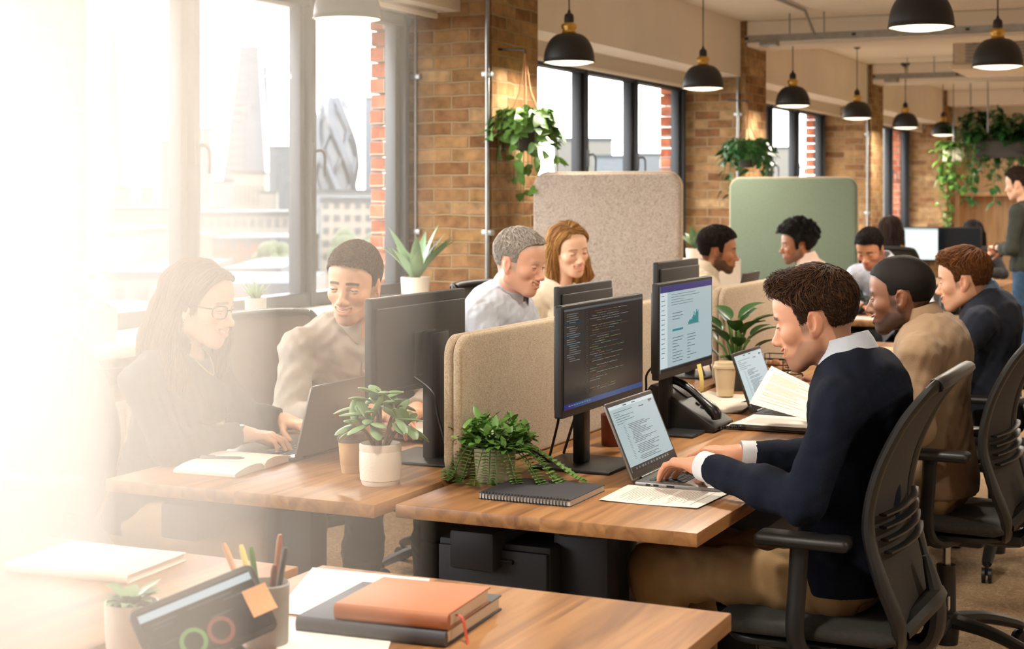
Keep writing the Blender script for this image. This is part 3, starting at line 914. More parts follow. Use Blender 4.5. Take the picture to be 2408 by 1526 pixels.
def monitor(name, label, pos, rz, W, H, zc, ui, base, neck_off=0.0, neck_w=.05, grp='desk monitors', port=False):
    """flat monitor facing local +x; pos on the desk below the panel centre"""
    t = thing(name, label, 'monitor', pos, rz, grp)
    pan = MB().prism(rrect(W, H, .006, 3, -W/2, zc-H/2), frame((-.022, 0, 0), (0, 1, 0), (0, 0, 1), (1, 0, 0)), .022, .003)
    pan.build('housing', 'black_plastic', t)
    b = MB(); b.box((-.031, -W*.47, zc-H*.44), (-.021, W*.47, zc+H*.40), .004, 3)
    b.box((-.040, -.06, zc-.09), (-.03, .06, zc+.03), .004); b.build('rear_cover', 'black_plastic', t)
    v = MB()
    for k in range(3): v.box((-.0325, -W*.30+k*.03, zc-H*.36), (-.0305, -W*.30+k*.03+.014, zc-H*.33))
    v.build('port_labels', 'pot_grey', t, smooth=False)
    bz = .010
    if ui: ui_panel(W-2*bz, H-2*bz-.010, base, ui, frame((.0006, -W/2+bz, zc-H/2+bz+.010), (0, 1, 0), (0, 0, 1), (1, 0, 0)), 'screen', t)
    else: MB().box((0, -W/2+bz, zc-H/2+bz+.01), (.0008, W/2-bz, zc+H/2-bz)).build('screen', 'black_satin', t)
    n = MB(); n.box((-.085, neck_off-neck_w/2, .008), (-.052, neck_off+neck_w/2, zc+.03), .006)
    n.box((-.062, neck_off-.03, zc-.045), (-.04, neck_off+.03, zc+.03), .004); n.build('stand_neck', 'black_plastic', t)
    MB().box((-.17, neck_off-.12, 0), (.06, neck_off+.12, .009), .004).build('stand_base', 'black_plastic', t)
    for k in (-1, 1):
        MB().tube(spline([(-.048, k*.09, zc-H*.34), (-.10, k*.08, zc-H*.5), (-.12, k*.06+.02, .12), (-.16, k*.05+.04, .012)], 6), .0038, 6).build('cable', 'black_plastic', t)
    return t
rng = random.Random(3)
monitor('monitor', 'monitor showing dark code editor behind the open laptop', (-1.56, 3.92, DT), 0, .585, .285, .308, code_ui(rng), 'dark', 0.0)
monitor('monitor', 'monitor showing a light page with a teal chart and a yellow note', (-1.56, 4.60, DT), 0, .51, .285, .327, doc_ui(rng), 'light', 0.0)
monitor('monitor', 'large monitor seen from behind beside the person in the grey shirt', (-2.10, 3.84, DT), PI, .545, .265, .325, None, None, 0.0, .10)
monitor('monitor', 'monitor seen from behind in front of the person in the cream jumper', (-2.10, 5.05, DT), PI, .48, .25, .297, None, None)
monitor('monitor', 'monitor seen from behind left of the chart monitor, farther back', (-2.10, 6.03, DT), PI, .50, .26, .335, None, None)
monitor('monitor', 'bright white computer screen on the far desk', (-2.49, 13.3, DT), -PI/2, .36, .29, .31, [(0, 0, 1, .06, 'pale')], 'white', grp='far monitors')
monitor('monitor', 'dark computer screen right of the bright white one on the far desk', (-2.17, 13.45, DT), -PI/2, .36, .27, .32, [(0, .9, 1, 1, 'blue')], 'dark', grp='far monitors')

def laptop(label, pos, rz, W, D, ang, ui, base, body='laptop_metal', logo=False, lid=.205):
    """hinge along local y at x=0, keyboard towards +x, lid leaning back by ang degrees"""
    t = thing('laptop', label, 'laptop', pos, rz, 'open laptops')
    b = MB(); b.box((0, -W/2, 0), (D, W/2, .013), .004, 2); b.build('base', body, t)
    kb = MB(); nx, ny = 6, 14; kx, ky = .095/nx, (W-.05)/ny
    for i in range(nx):
        for j in range(ny): kb.box((.03+i*kx, -W/2+.025+j*ky, .013), (.03+i*kx+kx*.82, -W/2+.025+j*ky+ky*.85, .0145))
    kb.build('keyboard', 'key_black', t, smooth=False)
    MB().box((D-.085, -.05, .0128), (D-.012, .05, .0134), .0002, 1).build('trackpad', 'laptop_metal', t)
    p = MB()
    for k, (x, l) in enumerate(((.03, .012), (.05, .014), (.085, .02))): p.box((x, -W/2-.0006, .004), (x+l, -W/2+.001, .009))
    p.build('side_ports', 'black_satin', t, smooth=False)
    a = math.radians(ang)
    ex, ey, ez = (0, 1, 0), (-math.sin(a), 0, math.cos(a)), (math.cos(a), 0, math.sin(a))
    o = Vector((-.002, 0, .012))
    M = frame(o, ex, ey, ez)
    l = MB().prism(rrect(W, lid, .009, 4, -W/2, 0), M @ Matrix.Translation((0, 0, -.006)), .006, .0015)
    l = l.build('lid', body, t)
    MB(M).box((-W/2+.003, .006, 0), (W/2-.003, lid-.003, .0006)).build('bezel', 'black_satin', l, smooth=False)
    if ui: ui_panel(W-.02, lid-.032, base, ui, M @ Matrix.Translation((-W/2+.010, .020, .001)), 'screen', l)
    MB().cyl((-.002, -W*.36, .011), (-.002, W*.36, .011), .006, n=10).build('hinge', 'black_satin', t)
    if logo:
        q = MB(M @ Matrix.Translation((0, lid*.52, -.0068)))
        pl = []
        for i in range(28):
            th = 2*PI*i/28; r = .0135*(1-.16*math.exp(-((th-PI/2)/.35)**2)-.12*math.exp(-((th-3*PI/2)/.3)**2))
            if math.cos(th) > .80: r *= .80
            pl.append((r*math.cos(th), r*math.sin(th)*1.06))
        q.prism(pl, Matrix.Identity(4), .0006); q.prism([(.001, .0145), (.006, .016), (.007, .0225), (.002, .021)], Matrix.Identity(4), .0006)
        q.build('lid_emblem', 'cover_tan', l, smooth=False)
    return t
laptop('open laptop under the hands of the person in the navy sweater', (-1.39, 3.865, DT), 0, .345, .225, 23, text_ui(rng), 'light')
laptop('open laptop of the person in glasses, seen from behind the lid', (-2.36, 3.80, DT), PI, .345, .235, 15, text_ui(rng), 'light', logo=True)
laptop('open laptop half hidden by the held sheet of paper', (-1.468, 5.165, DT), 0, .33, .225, 20, text_ui(rng), 'pale', 'laptop_dark')
laptop('dark laptop lid in front of the person in the pale pink shirt', (-2.30, 7.55, DT), PI, .30, .22, 12, None, 'dark', 'laptop_dark', lid=.34)

# ---------------------------------------------------------------- office chairs
def make_chair(label, loc, rz, arms=True, high=0.0, bm='chair_mesh', fr='chair_black'):
    """task chair facing local +x"""
    t = thing('office_chair', label, 'chair', loc, rz, 'office task chairs')
    h = .50
    # star base
    for k in range(5):
        a = 2*PI*k/5+.3; c, s = math.cos(a), math.sin(a)
        pts = [(c*.03, s*.03, .125), (c*.15, s*.15, .115), (c*.27, s*.27, .085), (c*.31, s*.31, .07)]
        lg = MB().tube(spline(pts, 4), [.030-.012*i/12 for i in range(13)], 8, flat=.8).build('base_leg', fr, t)
        w = MB(); x, y = c*.31, s*.31
        for q in (-1, 1): w.cyl((x-s*.018*q, y+c*.018*q, .028), (x-s*.006*q, y+c*.006*q, .028), .028, n=16)
        w.cyl((x, y, .028), (x, y, .075), .008, n=8)
        w.build('caster', 'black_plastic', lg)
    MB().lathe([(0, .05), (.036, .05), (.04, .09), (.04, .15), (.03, .155), (.03, .30), (0, .30)], n=20).build('column_sleeve', fr, t)
    MB().cyl((0, 0, .29), (0, 0, .40), .014, n=12).build('gas_lift', 'chrome', t)
    m = MB(); m.box((-.13, -.085, .375), (.12, .085, .425), .015); m.box((-.24, -.05, .385), (-.10, .05, .42), .01)
    m.build('tilt_mechanism', fr, t)
    MB().tube([(.03, -.08, .395), (.03, -.22, .40)], .006, 8).build('height_lever', fr, t)
    # seat cushion, waterfall front edge
    rings = []
    for i in range(15):
        x = -.215+.44*i/14; u = i/14
        wv = .235*(1-.10*(1-u)**3-.06*u**4); zt = h-.008*math.cos(PI*(u-.4))-(.028*max(0, (u-.8)/.2)**2)-.006*(1-u); zb = .432+.006*math.cos(PI*(u-.5))
        if i in (0, 14): zt -= .014; zb += .014; wv *= .97
        rr = []
        for j in range(28):
            q = 2*PI*j/28; cy = math.copysign(abs(math.cos(q))**.45, math.cos(q)); cz = math.copysign(abs(math.sin(q))**.6, math.sin(q))
            rr.append((x, wv*cy, (zt+zb)/2+(zt-zb)/2*cz))
        rings.append(rr)
    MB().loft(rings).build('seat', 'chair_fabric', t, ang=60)
    MB().prism(rrect(.40, .42, .10, 8, -.20, -.21), frame((0, 0, .418), (1, 0, 0), (0, 1, 0), (0, 0, 1)), .018, .005).build('seat_pan', fr, t)
    # back: curved rails, mesh, lumbar bands, spine
    prof = spline([(-.205, .44), (-.215, .50), (-.185, .60), (-.155, .72), (-.175, .84), (-.225, .95), (-.275, 1.02+high), (-.30, 1.045+high)], 5)
    def at_z(f): return prof[int(round(f*(len(prof)-1)))]
    n = len(prof)
    wid = [.12+.115*min(1, i/(n*.30))**.6 if i < n*.30 else .235-.045*((i-n*.3)/(n*.7))**2 for i in range(n)]
    for s in (-1, 1):
        P = [(p[0]-.004, s*w_, p[1]) for p, w_ in zip(prof, wid)]
        rails = MB().tube(P, [.030-.010*i/n for i in range(n)], 10, flat=.55, up=(1, 0, .2)).build('back_rail', fr, t)
    pt = prof[-1]; wt_ = wid[-1]
    top = [(pt[0]-.004-.018*math.sin(PI*j/12), -wt_*math.cos(PI*j/12), pt[1]+.012*math.sin(PI*j/12)) for j in range(13)]
    MB().tube(top, .021, 10, flat=.75).build('top_rail', fr, t)
    ms = MB(); rings = []
    for p, w_ in zip(prof, wid):
        rings.append([(p[0]+.004-.022*(1-(2*j/12-1)**2), (2*j/12-1)*w_, p[1]) for j in range(13)])
    f_ = MB().loft(rings, closed=False); b_ = [[(x-.006, y, z) for x, y, z in r] for r in rings][::-1]
    f_.loft(b_, closed=False); f_.build('back_mesh', bm, t, ang=70)
    lb = MB()
    for k in range(4):
        z = .66+k*.028; fx = np.interp(z, [p[1] for p in prof], [p[0] for p in prof])
        lb.tube([(fx-.028-.022*(1-(2*j/10-1)**2), (2*j/10-1)*.19, z) for j in range(11)], .011, 6, flat=.4)
    lb.build('lumbar_bands', fr, t)
    sp_ = MB().tube(spline([(-.12, 0, .40), (-.24, 0, .41), (-.27, 0, .50), (-.245, 0, .62)], 5), [.045, .045, .045, .045, .045, .042, .04, .04, .04, .04, .038, .035, .03, .025, .02, .015], 10, flat=.6)
    sp_.tube(spline([(-.215, -.14, .47), (-.262, -.05, .52), (-.262, .05, .52), (-.215, .14, .47)], 4), .024, 8)
    sp_.build('back_support', fr, t)
    MB().box((-.292, -.055, .485), (-.288, -.035, .515), .001).build('maker_tab', 'pot_grey', t)
    if arms:
        for s in (-1, 1):
            y = s*.265
            MB().tube(spline([(-.06, s*.16, .415), (-.02, s*.24, .42), (.0, y, .47), (-.005, y, .58), (-.01, y, .675)], 5), [.026]*20+[.03], 10, flat=.7).build('arm_post', fr, t)
            MB().box((-.13, y-.04, .672), (.09, y+.04, .702), .014, 3).build('arm_pad', 'black_plastic', t)
    return t
ch1 = make_chair('black mesh office chair of the person in the navy sweater', (-.93, 3.77, 0), PI)
dup(ch1, (-.86, 5.08, 0), PI-.05, 'black mesh office chair of the person in the tan cardigan')
dup(ch1, (-.90, 6.45, 0), PI+.05, 'dark office chair of the person in the navy blazer')
ch2 = make_chair('pale taupe office chair behind the person in glasses', (-2.98, 3.62, 0), .05, bm='chair_back_brown', fr='chair_black')
dup(ch2, (-2.82, 4.48, 0), -.35, 'taupe backed office chair of the person in the grey shirt')
dup(ch1, (-2.78, 5.42, 0), 0.0, 'office chair of the pale blue shirted person by the pillar')
dup(ch1, (-2.95, 6.52, 0), -.2, 'office chair of the person in the cream jumper')
dup(ch1, (-2.66, 8.02, 0), .35, 'office chair of the person in the off white shirt')
dup(ch1, (-2.43, 9.64, 0), PI+.3, 'office chair of the person in the pale pink shirt').scale = (1, 1, .78)
dup(ch1, (-2.0, 10.15, 0), -PI/2, 'office chair of the pale blue shirted person at the small table').scale = (1, 1, .82)
dup(ch1, (-2.5, 12.42, 0), PI/2, 'office chair of the person in the mustard top')
# ---------------------------------------------------------------- plants
def leaf(b, base, d, L_, W, up=(0, 0, 1), droop=.3, shape='oval', fold=.25, n=7):
    """one leaf blade from base towards d"""
    base = Vector(base); d = Vector(d).normalized(); up = Vector(up)
    s = d.cross(up)
    if s.length < 1e-4: s = d.orthogonal()
    s.normalize(); rings = []; p = base.copy(); dd = d.copy()
    for i in range(n+1):
        t = i/n
        if shape == 'heart': wv = W*.5*(math.sin(PI*min(1, t*1.0))**.6)*(1.15-.75*t) if 0 < t < 1 else 0
        elif shape == 'lance': wv = W*.5*math.sin(PI*t**.75)**.9 if 0 < t < 1 else 0
        elif shape == 'spear': wv = W*.5*(1-t)**.7*(1 if t > .02 else .8)
        else: wv = W*.5*math.sin(PI*t**.85)**.7 if 0 < t < 1 else 0
        wv = max(wv, .0006)
        nn = s.cross(dd).normalized()
        rings.append([p-s*wv+nn*wv*fold, p, p+s*wv+nn*wv*fold])
        dd = (dd+Vector((0, 0, -droop/n))).normalized(); p = p+dd*(L_/n)
    return b.loft(rings, closed=False)
def fat_leaf(b, base, d, L_, W, droop=.2, n=6, th=.3):
    base = Vector(base); dd = Vector(d).normalized(); P = []; R = []; p = base.copy()
    for i in range(n+1):
        t = i/n; P.append(p.copy()); R.append(max(.0012, W*.5*(math.sin(PI*(.06+.9*t))**.75)*(.55+.6*t if t < .8 else 1.03)))
        dd = (dd+Vector((0, 0, -droop/n))).normalized(); p = p+dd*(L_/n)
    a = Vector((0, 0, 1)) if abs(Vector(d).normalized().z) < .9 else Vector((1, 0, 0))
    b.tube(P, R, 8, flat=th, up=a)
def pot(t, r, h, m, taper=.92, lip=.004, r2=None):
    MB().lathe([(0, .0), (r*taper*.96, 0), (r*taper, .004), (r*(taper+1)/2, h*.5), (r, h-.004), (r-.001, h), (r-lip, h), (r-lip*1.3, h-.012), (r*.93, h-.016)], n=36).build('pot', m, t, ang=50)
    MB().lathe([(0, h-.012), (r*.6, h-.010), (r*.95, h-.016)], n=24).build('soil', 'soil', t)
R_ = random.Random(11)
def sph_dir(rg, zmin=-.2, zmax=1):
    z = rg.uniform(zmin, zmax); a = rg.uniform(0, 2*PI); q = math.sqrt(max(0, 1-z*z)); return Vector((q*math.cos(a), q*math.sin(a), z))

# succulent in the white pot on the left desk
p = (-1.985, 3.452, DT)
t = thing('potted_plant', 'fat leaved succulent in a smooth white pot on the left desk', 'plant', p)
MB().lathe([(0, 0), (.046, 0), (.048, .004), (.0495, .012), (.052, .014), (.0535, .05), (.0535, .083), (.0525, .085), (.0535, .089), (.0535, .102), (.050, .104), (.048, .098), (.046, .09)], n=40).build('pot', 'pot_white', t)
MB().lathe([(0, .092), (.03, .093), (.047, .090)], n=24).build('soil', 'soil', t)
f = MB(); st = MB(); rg = random.Random(5)
tips = [(.0, .0, .225), (-.055, .01, .19), (.05, -.01, .17), (-.03, .03, .2), (.03, .03, .195), (-.06, -.03, .15), (.065, .02, .15), (.0, -.05, .16), (-.02, -.03, .18)]
for q in tips:
    a = Vector((q[0]*.2, q[1]*.2, .09)); e = Vector(q); m_ = (a+e)/2+Vector((0, 0, .015))
    st.tube(spline([a, m_, e], 4), [.0055, .005, .005, .0045, .0045, .004, .004, .0035, .003], 6)
    ax = (e-m_).normalized()
    for lv in range(1, 3):
        c = m_.lerp(e, lv/2.0)
        for k in range(2 if lv < 2 else 4):
            o = ax.orthogonal(); o.rotate(Quaternion(ax, lv*1.57+k*(PI if lv < 2 else PI/2)+rg.uniform(-.4, .4)))
            dv = (o*.9+ax*.45+Vector((0, 0, .12))).normalized()
            fat_leaf(f, c, dv, rg.uniform(.055, .080), rg.uniform(.028, .038), droop=rg.uniform(.1, .6))
f.build('foliage', 'leaf_succulent', t); st.build('stem', 'stem_brown', t)

# trailing plant in the concrete pot
p = (-1.742, 3.615, DT)
t = thing('trailing_plant', 'bushy green trailing plant in a rough stone pot by the felt divider', 'plant', p)
MB().lathe([(0, 0), (.046, 0), (.048, .004), (.051, .03), (.053, .06), (.054, .085), (.053, .088), (.0495, .088), (.048, .078)], n=18).build('pot', 'pot_concrete', t, ang=60)
MB().lathe([(0, .08), (.03, .082), (.049, .078)], n=20).build('soil', 'soil', t)
f = MB(); st = MB(); rg = random.Random(8)
for k in range(64):
    d = sph_dir(rg, .05, 1); L_ = rg.uniform(.05, .085)
    a = Vector((d.x*.03, d.y*.03, .078)); e = a+Vector((d.x*L_*1.15, d.y*L_*1.15, d.z*L_*.95+.012))
    st.tube([a, (a+e)/2+Vector((0, 0, .01)), e], .0014, 5)
    for j in range(6):
        c = a.lerp(e, .35+.13*j); dv = sph_dir(rg, -.2, .9)
        leaf(f, c, dv*.8+d*.5, rg.uniform(.026, .042), rg.uniform(.016, .024), droop=.5, shape='oval', n=5)
for k, (ang, out, dn) in enumerate([(3.9, .055, .085), (4.3, .05, .1), (4.75, .06, .09), (5.2, .05, .08), (5.55, .085, .09), (5.85, .12, .09), (6.1, .15, .088), (.15, .165, .085), (.4, .14, .08), (3.5, .06, .095), (3.1, .075, .09), (5.0, .03, .06), (6.0, .10, .07), (.0, .12, .075)]):
    c, s = math.cos(ang), math.sin(ang)
    P = spline([(c*.035, s*.035, .085), (c*.062, s*.062, .10), (c*(.066+out*.45), s*(.066+out*.45), .065), (c*(.066+out*.8), s*(.066+out*.8), .02+.006*(k % 3)), (c*(.07+out), s*(.07+out), .008)] if dn < .2 else [], 5)
    st.tube(P, .0015, 5)
    for j, q in enumerate(P[2:]):
        for sg in (-1, 1):
            dv = Vector((-s*sg, c*sg, .35))+Vector((c, s, 0))*.4
            leaf(f, q, dv, rg.uniform(.016, .026), .013, droop=.4, n=4)
f.build('foliage', 'leaf_green', t); st.build('stem', 'stem_green', t)

# broad leaved plant by the coffee cup
p = (-1.735, 5.68, DT)
t = thing('potted_plant', 'upright plant with broad glossy leaves behind the half hidden laptop', 'plant', p)
pot(t, .06, .10, 'pot_dark')
f = MB(); st = MB(); rg = random.Random(2)
for k, (dx, dy, z, L_, ang) in enumerate([(-.09, .0, .28, .13, 2.9), (.08, -.02, .29, .13, .3), (.13, .02, .21, .11, -.2), (-.10, -.03, .18, .12, 3.4), (.02, .05, .31, .12, 1.2), (-.04, -.05, .24, .13, 4.3), (.06, -.05, .17, .10, 5.4),
                                          (-.06, .03, .31, .10, 2.2), (.03, -.02, .22, .11, 5.0), (-.13, .0, .24, .10, 3.0), (.09, .05, .26, .10, .8), (.0, -.04, .16, .09, 4.6), (.03, .0, .33, .13, .9), (-.03, -.02, .32, .12, 2.4), (.05, -.03, .27, .14, 5.8), (-.07, -.01, .26, .13, 3.6), (.02, -.05, .28, .12, 4.9), (.10, .0, .25, .12, .1)]):
    a = Vector((dx*.12, dy*.2, .085)); e = Vector((dx*.55, dy*.55, z-.06))
    st.tube(spline([a, (a+e)/2+Vector((0, 0, .02)), e], 4), [.005]*9, 6)
    leaf(f, e, (math.cos(ang)*.8, math.sin(ang)*.8, .75), L_, L_*.50, droop=.7, shape='oval', fold=.3, n=9)
f.build('foliage', 'leaf_dark', t); st.build('stem', 'stem_green', t)

# hanging plants on the pillars
def hanging(label, p, hook_z, r, spread, drop, seed, n=46, m='leaf_green', grp='hanging plants on the brick pillars', wall=None):
    t = thing('hanging_plant', label, 'plant', p, group=grp)
    MB().lathe([(0, 0), (r*.5, .004), (r*.85, .05), (r, .12), (r*.98, .16), (r*.9, .16), (r*.85, .14), (0, .14)], n=24).build('pot', 'pot_dark', t)
    for k in range(4):
        a = 2*PI*k/4+.5
        MB().tube([(math.cos(a)*r, math.sin(a)*r, .15), (math.cos(a)*r*.3, math.sin(a)*r*.3, (hook_z-p[2])*.62), (0, 0, hook_z-p[2])], .004, 6).build('rope', 'cord_tan', t)
    if wall is not None:
        MB().tube([(0, 0, hook_z-p[2]-.0), (0, 0, hook_z-p[2]+.02), (wall, 0, hook_z-p[2]+.03)], .006, 6).build('wall_hook', 'black_satin', t)
    f = MB(); st = MB(); rg = random.Random(seed)
    for k in range(n):
        a = rg.uniform(0, 2*PI); c, s = math.cos(a), math.sin(a); o = rg.uniform(.4, 1)*spread
        dz = -rg.random()**2.2*drop if k % 2 else rg.uniform(.0, .12)
        P = spline([(c*r*.5, s*r*.5, .15), (c*(r+.02), s*(r+.02), .2+.03*rg.random()), (c*(r+o*.7), s*(r+o*.7), .12+dz*.4), (c*(r+o), s*(r+o), .06+dz)], 4)
        st.tube(P, .0022, 5)
        for q in P[3::2]:
            dv = Vector((c*.5, s*.5, -.3))+sph_dir(rg, -.6, .4)
            leaf(f, q, dv, rg.uniform(.06, .095), rg.uniform(.045, .065), up=(c, s, .6), droop=.5, shape='heart', n=6)
    f.build('foliage', m, t); st.build('stem', 'stem_green', t)
q = atX(1235, 355, -3.50)
hanging('trailing plant hung by tan cords on the nearest brick pillar', (q.x, q.y, q.z), atX(1228, 125, -3.50).z, .095, .13, .34, 4, 60, wall=-.16)
q = atX(1757, 395, -3.50)
hanging('trailing plant hung on the second pillar above the green screen', (q.x, q.y, q.z), q.z+.5, .10, .13, .42, 9, 60, 'leaf_dark', wall=-.16)

# plants on the window sill
def sill_pot(label, p, r, h, m): t = thing('potted_plant', label, 'plant', p, group='plants on the window sill'); pot(t, r, h, m); return t
SZ = .92
t = sill_pot('broad leaved plant in a pale pot on the sill by the brick pillar', (-3.92, 7.18, SZ), .075, .12, 'pot_white')
f = MB(); rg = random.Random(6)
for k in range(17):
    a = 2*PI*k/17*2.4; tl = rg.uniform(.25, .75)
    leaf(f, (math.cos(a)*.02, math.sin(a)*.02, .11), (math.cos(a)*tl, math.sin(a)*tl, 1), rg.uniform(.20, .33), rg.uniform(.05, .07), droop=.7*tl+.2, shape='lance', n=9)
f.build('foliage', 'leaf_pale', t)
q = atz(628, 752, SZ)
t = sill_pot('small spiky aloe in a speckled grey pot on the window sill', (q.x-.06, q.y, SZ), .048, .095, 'pot_grey')
f = MB(); rg = random.Random(3)
for k in range(22):
    a = k*2.4; tl = .15+.75*(k/22)
    leaf(f, (math.cos(a)*.012, math.sin(a)*.012, .085), (math.cos(a)*tl, math.sin(a)*tl, 1), rg.uniform(.07, .11), .016, droop=.1, shape='spear', fold=.6, n=5)
f.build('foliage', 'leaf_pale', t)
q = atz(178, 822, SZ)
t = sill_pot('round leaved plant in a tall white pot at the left end of the sill', (q.x-.08, q.y, SZ), .078, .15, 'pot_white')
f = MB(); st = MB(); rg = random.Random(13)
for k in range(20):
    a = k*2.4; o = rg.uniform(.05, .17); z = rg.uniform(.16, .33)
    e = Vector((math.cos(a)*o, math.sin(a)*o, z))
    st.tube(spline([(math.cos(a)*.02, math.sin(a)*.02, .14), e*.6+Vector((0, 0, .1)), e], 4), .0025, 5)
    leaf(f, e, (math.cos(a), math.sin(a), rg.uniform(-.3, .3)), rg.uniform(.07, .11), rg.uniform(.05, .075), droop=.5, shape='oval', n=7)
f.build('foliage', 'leaf_pale', t); st.build('stem', 'stem_green', t)
q = atz(247, 808, SZ)
t = thing('planter', 'empty cream planter beside the round leaved plant on the sill', 'pot', (q.x-.05, q.y+.03, SZ))
MB().lathe([(0, 0), (.062, 0), (.064, .006), (.064, .128), (.060, .13), (.058, .12), (.057, .02), (0, .02)], n=36).build('pot', 'cover_cream', t)
MB().lathe([(0, .1), (.057, .1)], n=20).build('soil', 'soil', t)
# framed picture and books on the sill
q = Vector((-3.90, 6.72, SZ))
t = thing('photo_frame', 'small picture frame leaning on the sill left of the pale pot', 'picture frame', q, .35)
MB(Matrix.Rotation(.2, 4, 'Y') @ Matrix.Identity(4)).box((-.012, -.07, .004), (.0, .07, .165), .003).build('frame', 'stem_brown', t)
MB(Matrix.Rotation(.2, 4, 'Y')).box((.0, -.055, .02), (.0012, .055, .15)).build('picture', 'paper', t, smooth=False)
MB(Matrix.Rotation(-.35, 4, 'Y')).box((-.045, -.012, .0), (-.041, .012, .12)).build('stand', 'stem_brown', t, smooth=False)
for k, (m_, h_) in enumerate((('cover_cream', .15), ('paper_warm', .17), ('cover_cream', .14))):
    t = thing('book', ['cream book standing on the sill nearest the person in the grey shirt', 'tallest standing book between the two cream books on the sill', 'short cream book standing next to the picture frame'][k], 'book', (-3.88, 6.45+k*.045, SZ), group='books standing on the sill')
    MB().box((-.05, -.017, 0), (.05, -.014, h_), .001); b = MB(); b.box((-.05, -.017, 0), (.05, -.0145, h_)); b.box((-.05, .0145, 0), (.05, .017, h_)); b.box((.047, -.017, 0), (.051, .017, h_)); b.build('cover', m_, t, smooth=False)
    MB().box((-.045, -.0145, .003), (.047, .0145, h_-.003)).build('pages', 'paper', t, smooth=False)
# cabinet with a plant behind the grey screen
t = thing('storage_cabinet', 'low white storage cabinet right of the tall grey screen', 'cabinet', (-3.12, 9.1, 0))
MB().box((-.3, -.25, .04), (.3, .25, 1.07), .006).build('body', 'radiator_white', t)
for s in (-1, 1):
    d = MB().box((s*.005, -.27, .06), (s*.295, -.25, 1.05), .003).build('door', 'radiator_white', t)
    MB().box((s*.03, -.285, .55), (s*.04, -.27, .72), .002).build('handle', 'galvanised', d)
MB().box((-.28, -.22, 0), (.28, .22, .04)).build('plinth', 'desk_frame', t)
q = Vector((-3.0, 9.0, 1.07))
t = thing('potted_plant', 'small plant with pale leaves in a white pot right of the grey screen', 'plant', q)
pot(t, .055, .075, 'pot_white')
f = MB(); rg = random.Random(21)
for k in range(13):
    a = k*2.4; tl = rg.uniform(.3, .9)
    leaf(f, (0, 0, .07), (math.cos(a)*tl, math.sin(a)*tl, 1), rg.uniform(.13, .2), .055, droop=.8, shape='lance', n=7)
f.build('foliage', 'leaf_pale', t)
# hanging planter troughs with vines by the far wall
def trough(u, v, w_, L_, label, seed, n=70, drop=.5):
    q = atw(u, v, w_)
    t = thing('hanging_planter', label, 'planter', q, 0, 'hanging planters by the far wall')
    MB().box((0, -.12, 0), (L_, .12, .18), .01).build('trough', 'pot_dark', t)
    for x in (.1, L_-.1): MB().cyl((x, 0, .1), (x, 0, CEIL-q.z), .007, n=8).build('hanging_rod', 'galvanised', t)
    f = MB(); st = MB(); rg = random.Random(seed)
    for k in range(n):
        x = rg.uniform(.0, L_); y = rg.uniform(-.12, .12); a = rg.uniform(0, 2*PI); o = rg.uniform(.05, .3)
        up_ = rg.random() < .55
        e = (x+math.cos(a)*o, y+math.sin(a)*o, rg.uniform(.2, .5) if up_ else -rg.random()**2*drop)
        P = spline([(x, y, .16), (x+math.cos(a)*o*.6, y+math.sin(a)*o*.6, .28 if up_ else .22), e], 4)
        st.tube(P, .004, 4)
        for q2 in P[2:]:
            for _ in range(2): leaf(f, q2, sph_dir(rg, -.7, .5), rg.uniform(.11, .17), rg.uniform(.07, .11), droop=.6, shape='heart', n=5)
    f.build('foliage', 'leaf_dark', t); st.build('stem', 'stem_green', t)
trough(2300, 372, 16.5, 1.1, 'leafy hanging planter before the far wall, right of the last pendant', 31)
trough(2262, 352, 18.5, .9, 'darker hanging planter farther back above the wood wall unit', 32, 50)
q = atw(2242, 380, 17)
t = thing('climbing_vine', 'bright green vine trailing down the white end wall', 'plant', q)
MB().box((-.1, -.08, 0), (.1, .08, .16), .01).build('pot', 'pot_white', t); MB().cyl((0, 0, .16), (0, 0, CEIL-q.z), .006, n=8).build('hanging_rod', 'galvanised', t)
f = MB(); st = MB(); rg = random.Random(41)
for k in range(11):
    a = rg.uniform(0, 2*PI); dn = -rg.uniform(.1, .35) if k > 2 else -.72
    P = spline([(0, 0, .15), (math.cos(a)*.14, math.sin(a)*.14, .2), (math.cos(a)*.16, math.sin(a)*.16, dn*.5), (math.cos(a)*.1, math.sin(a)*.12, dn)], 5)
    st.tube(P, .004, 4)
    for q2 in P[2:]:
        leaf(f, q2, sph_dir(rg, -.8, .3), rg.uniform(.10, .16), rg.uniform(.07, .10), droop=.6, shape='heart', n=5)
f.build('foliage', 'leaf_green', t); st.build('stem', 'stem_green', t)

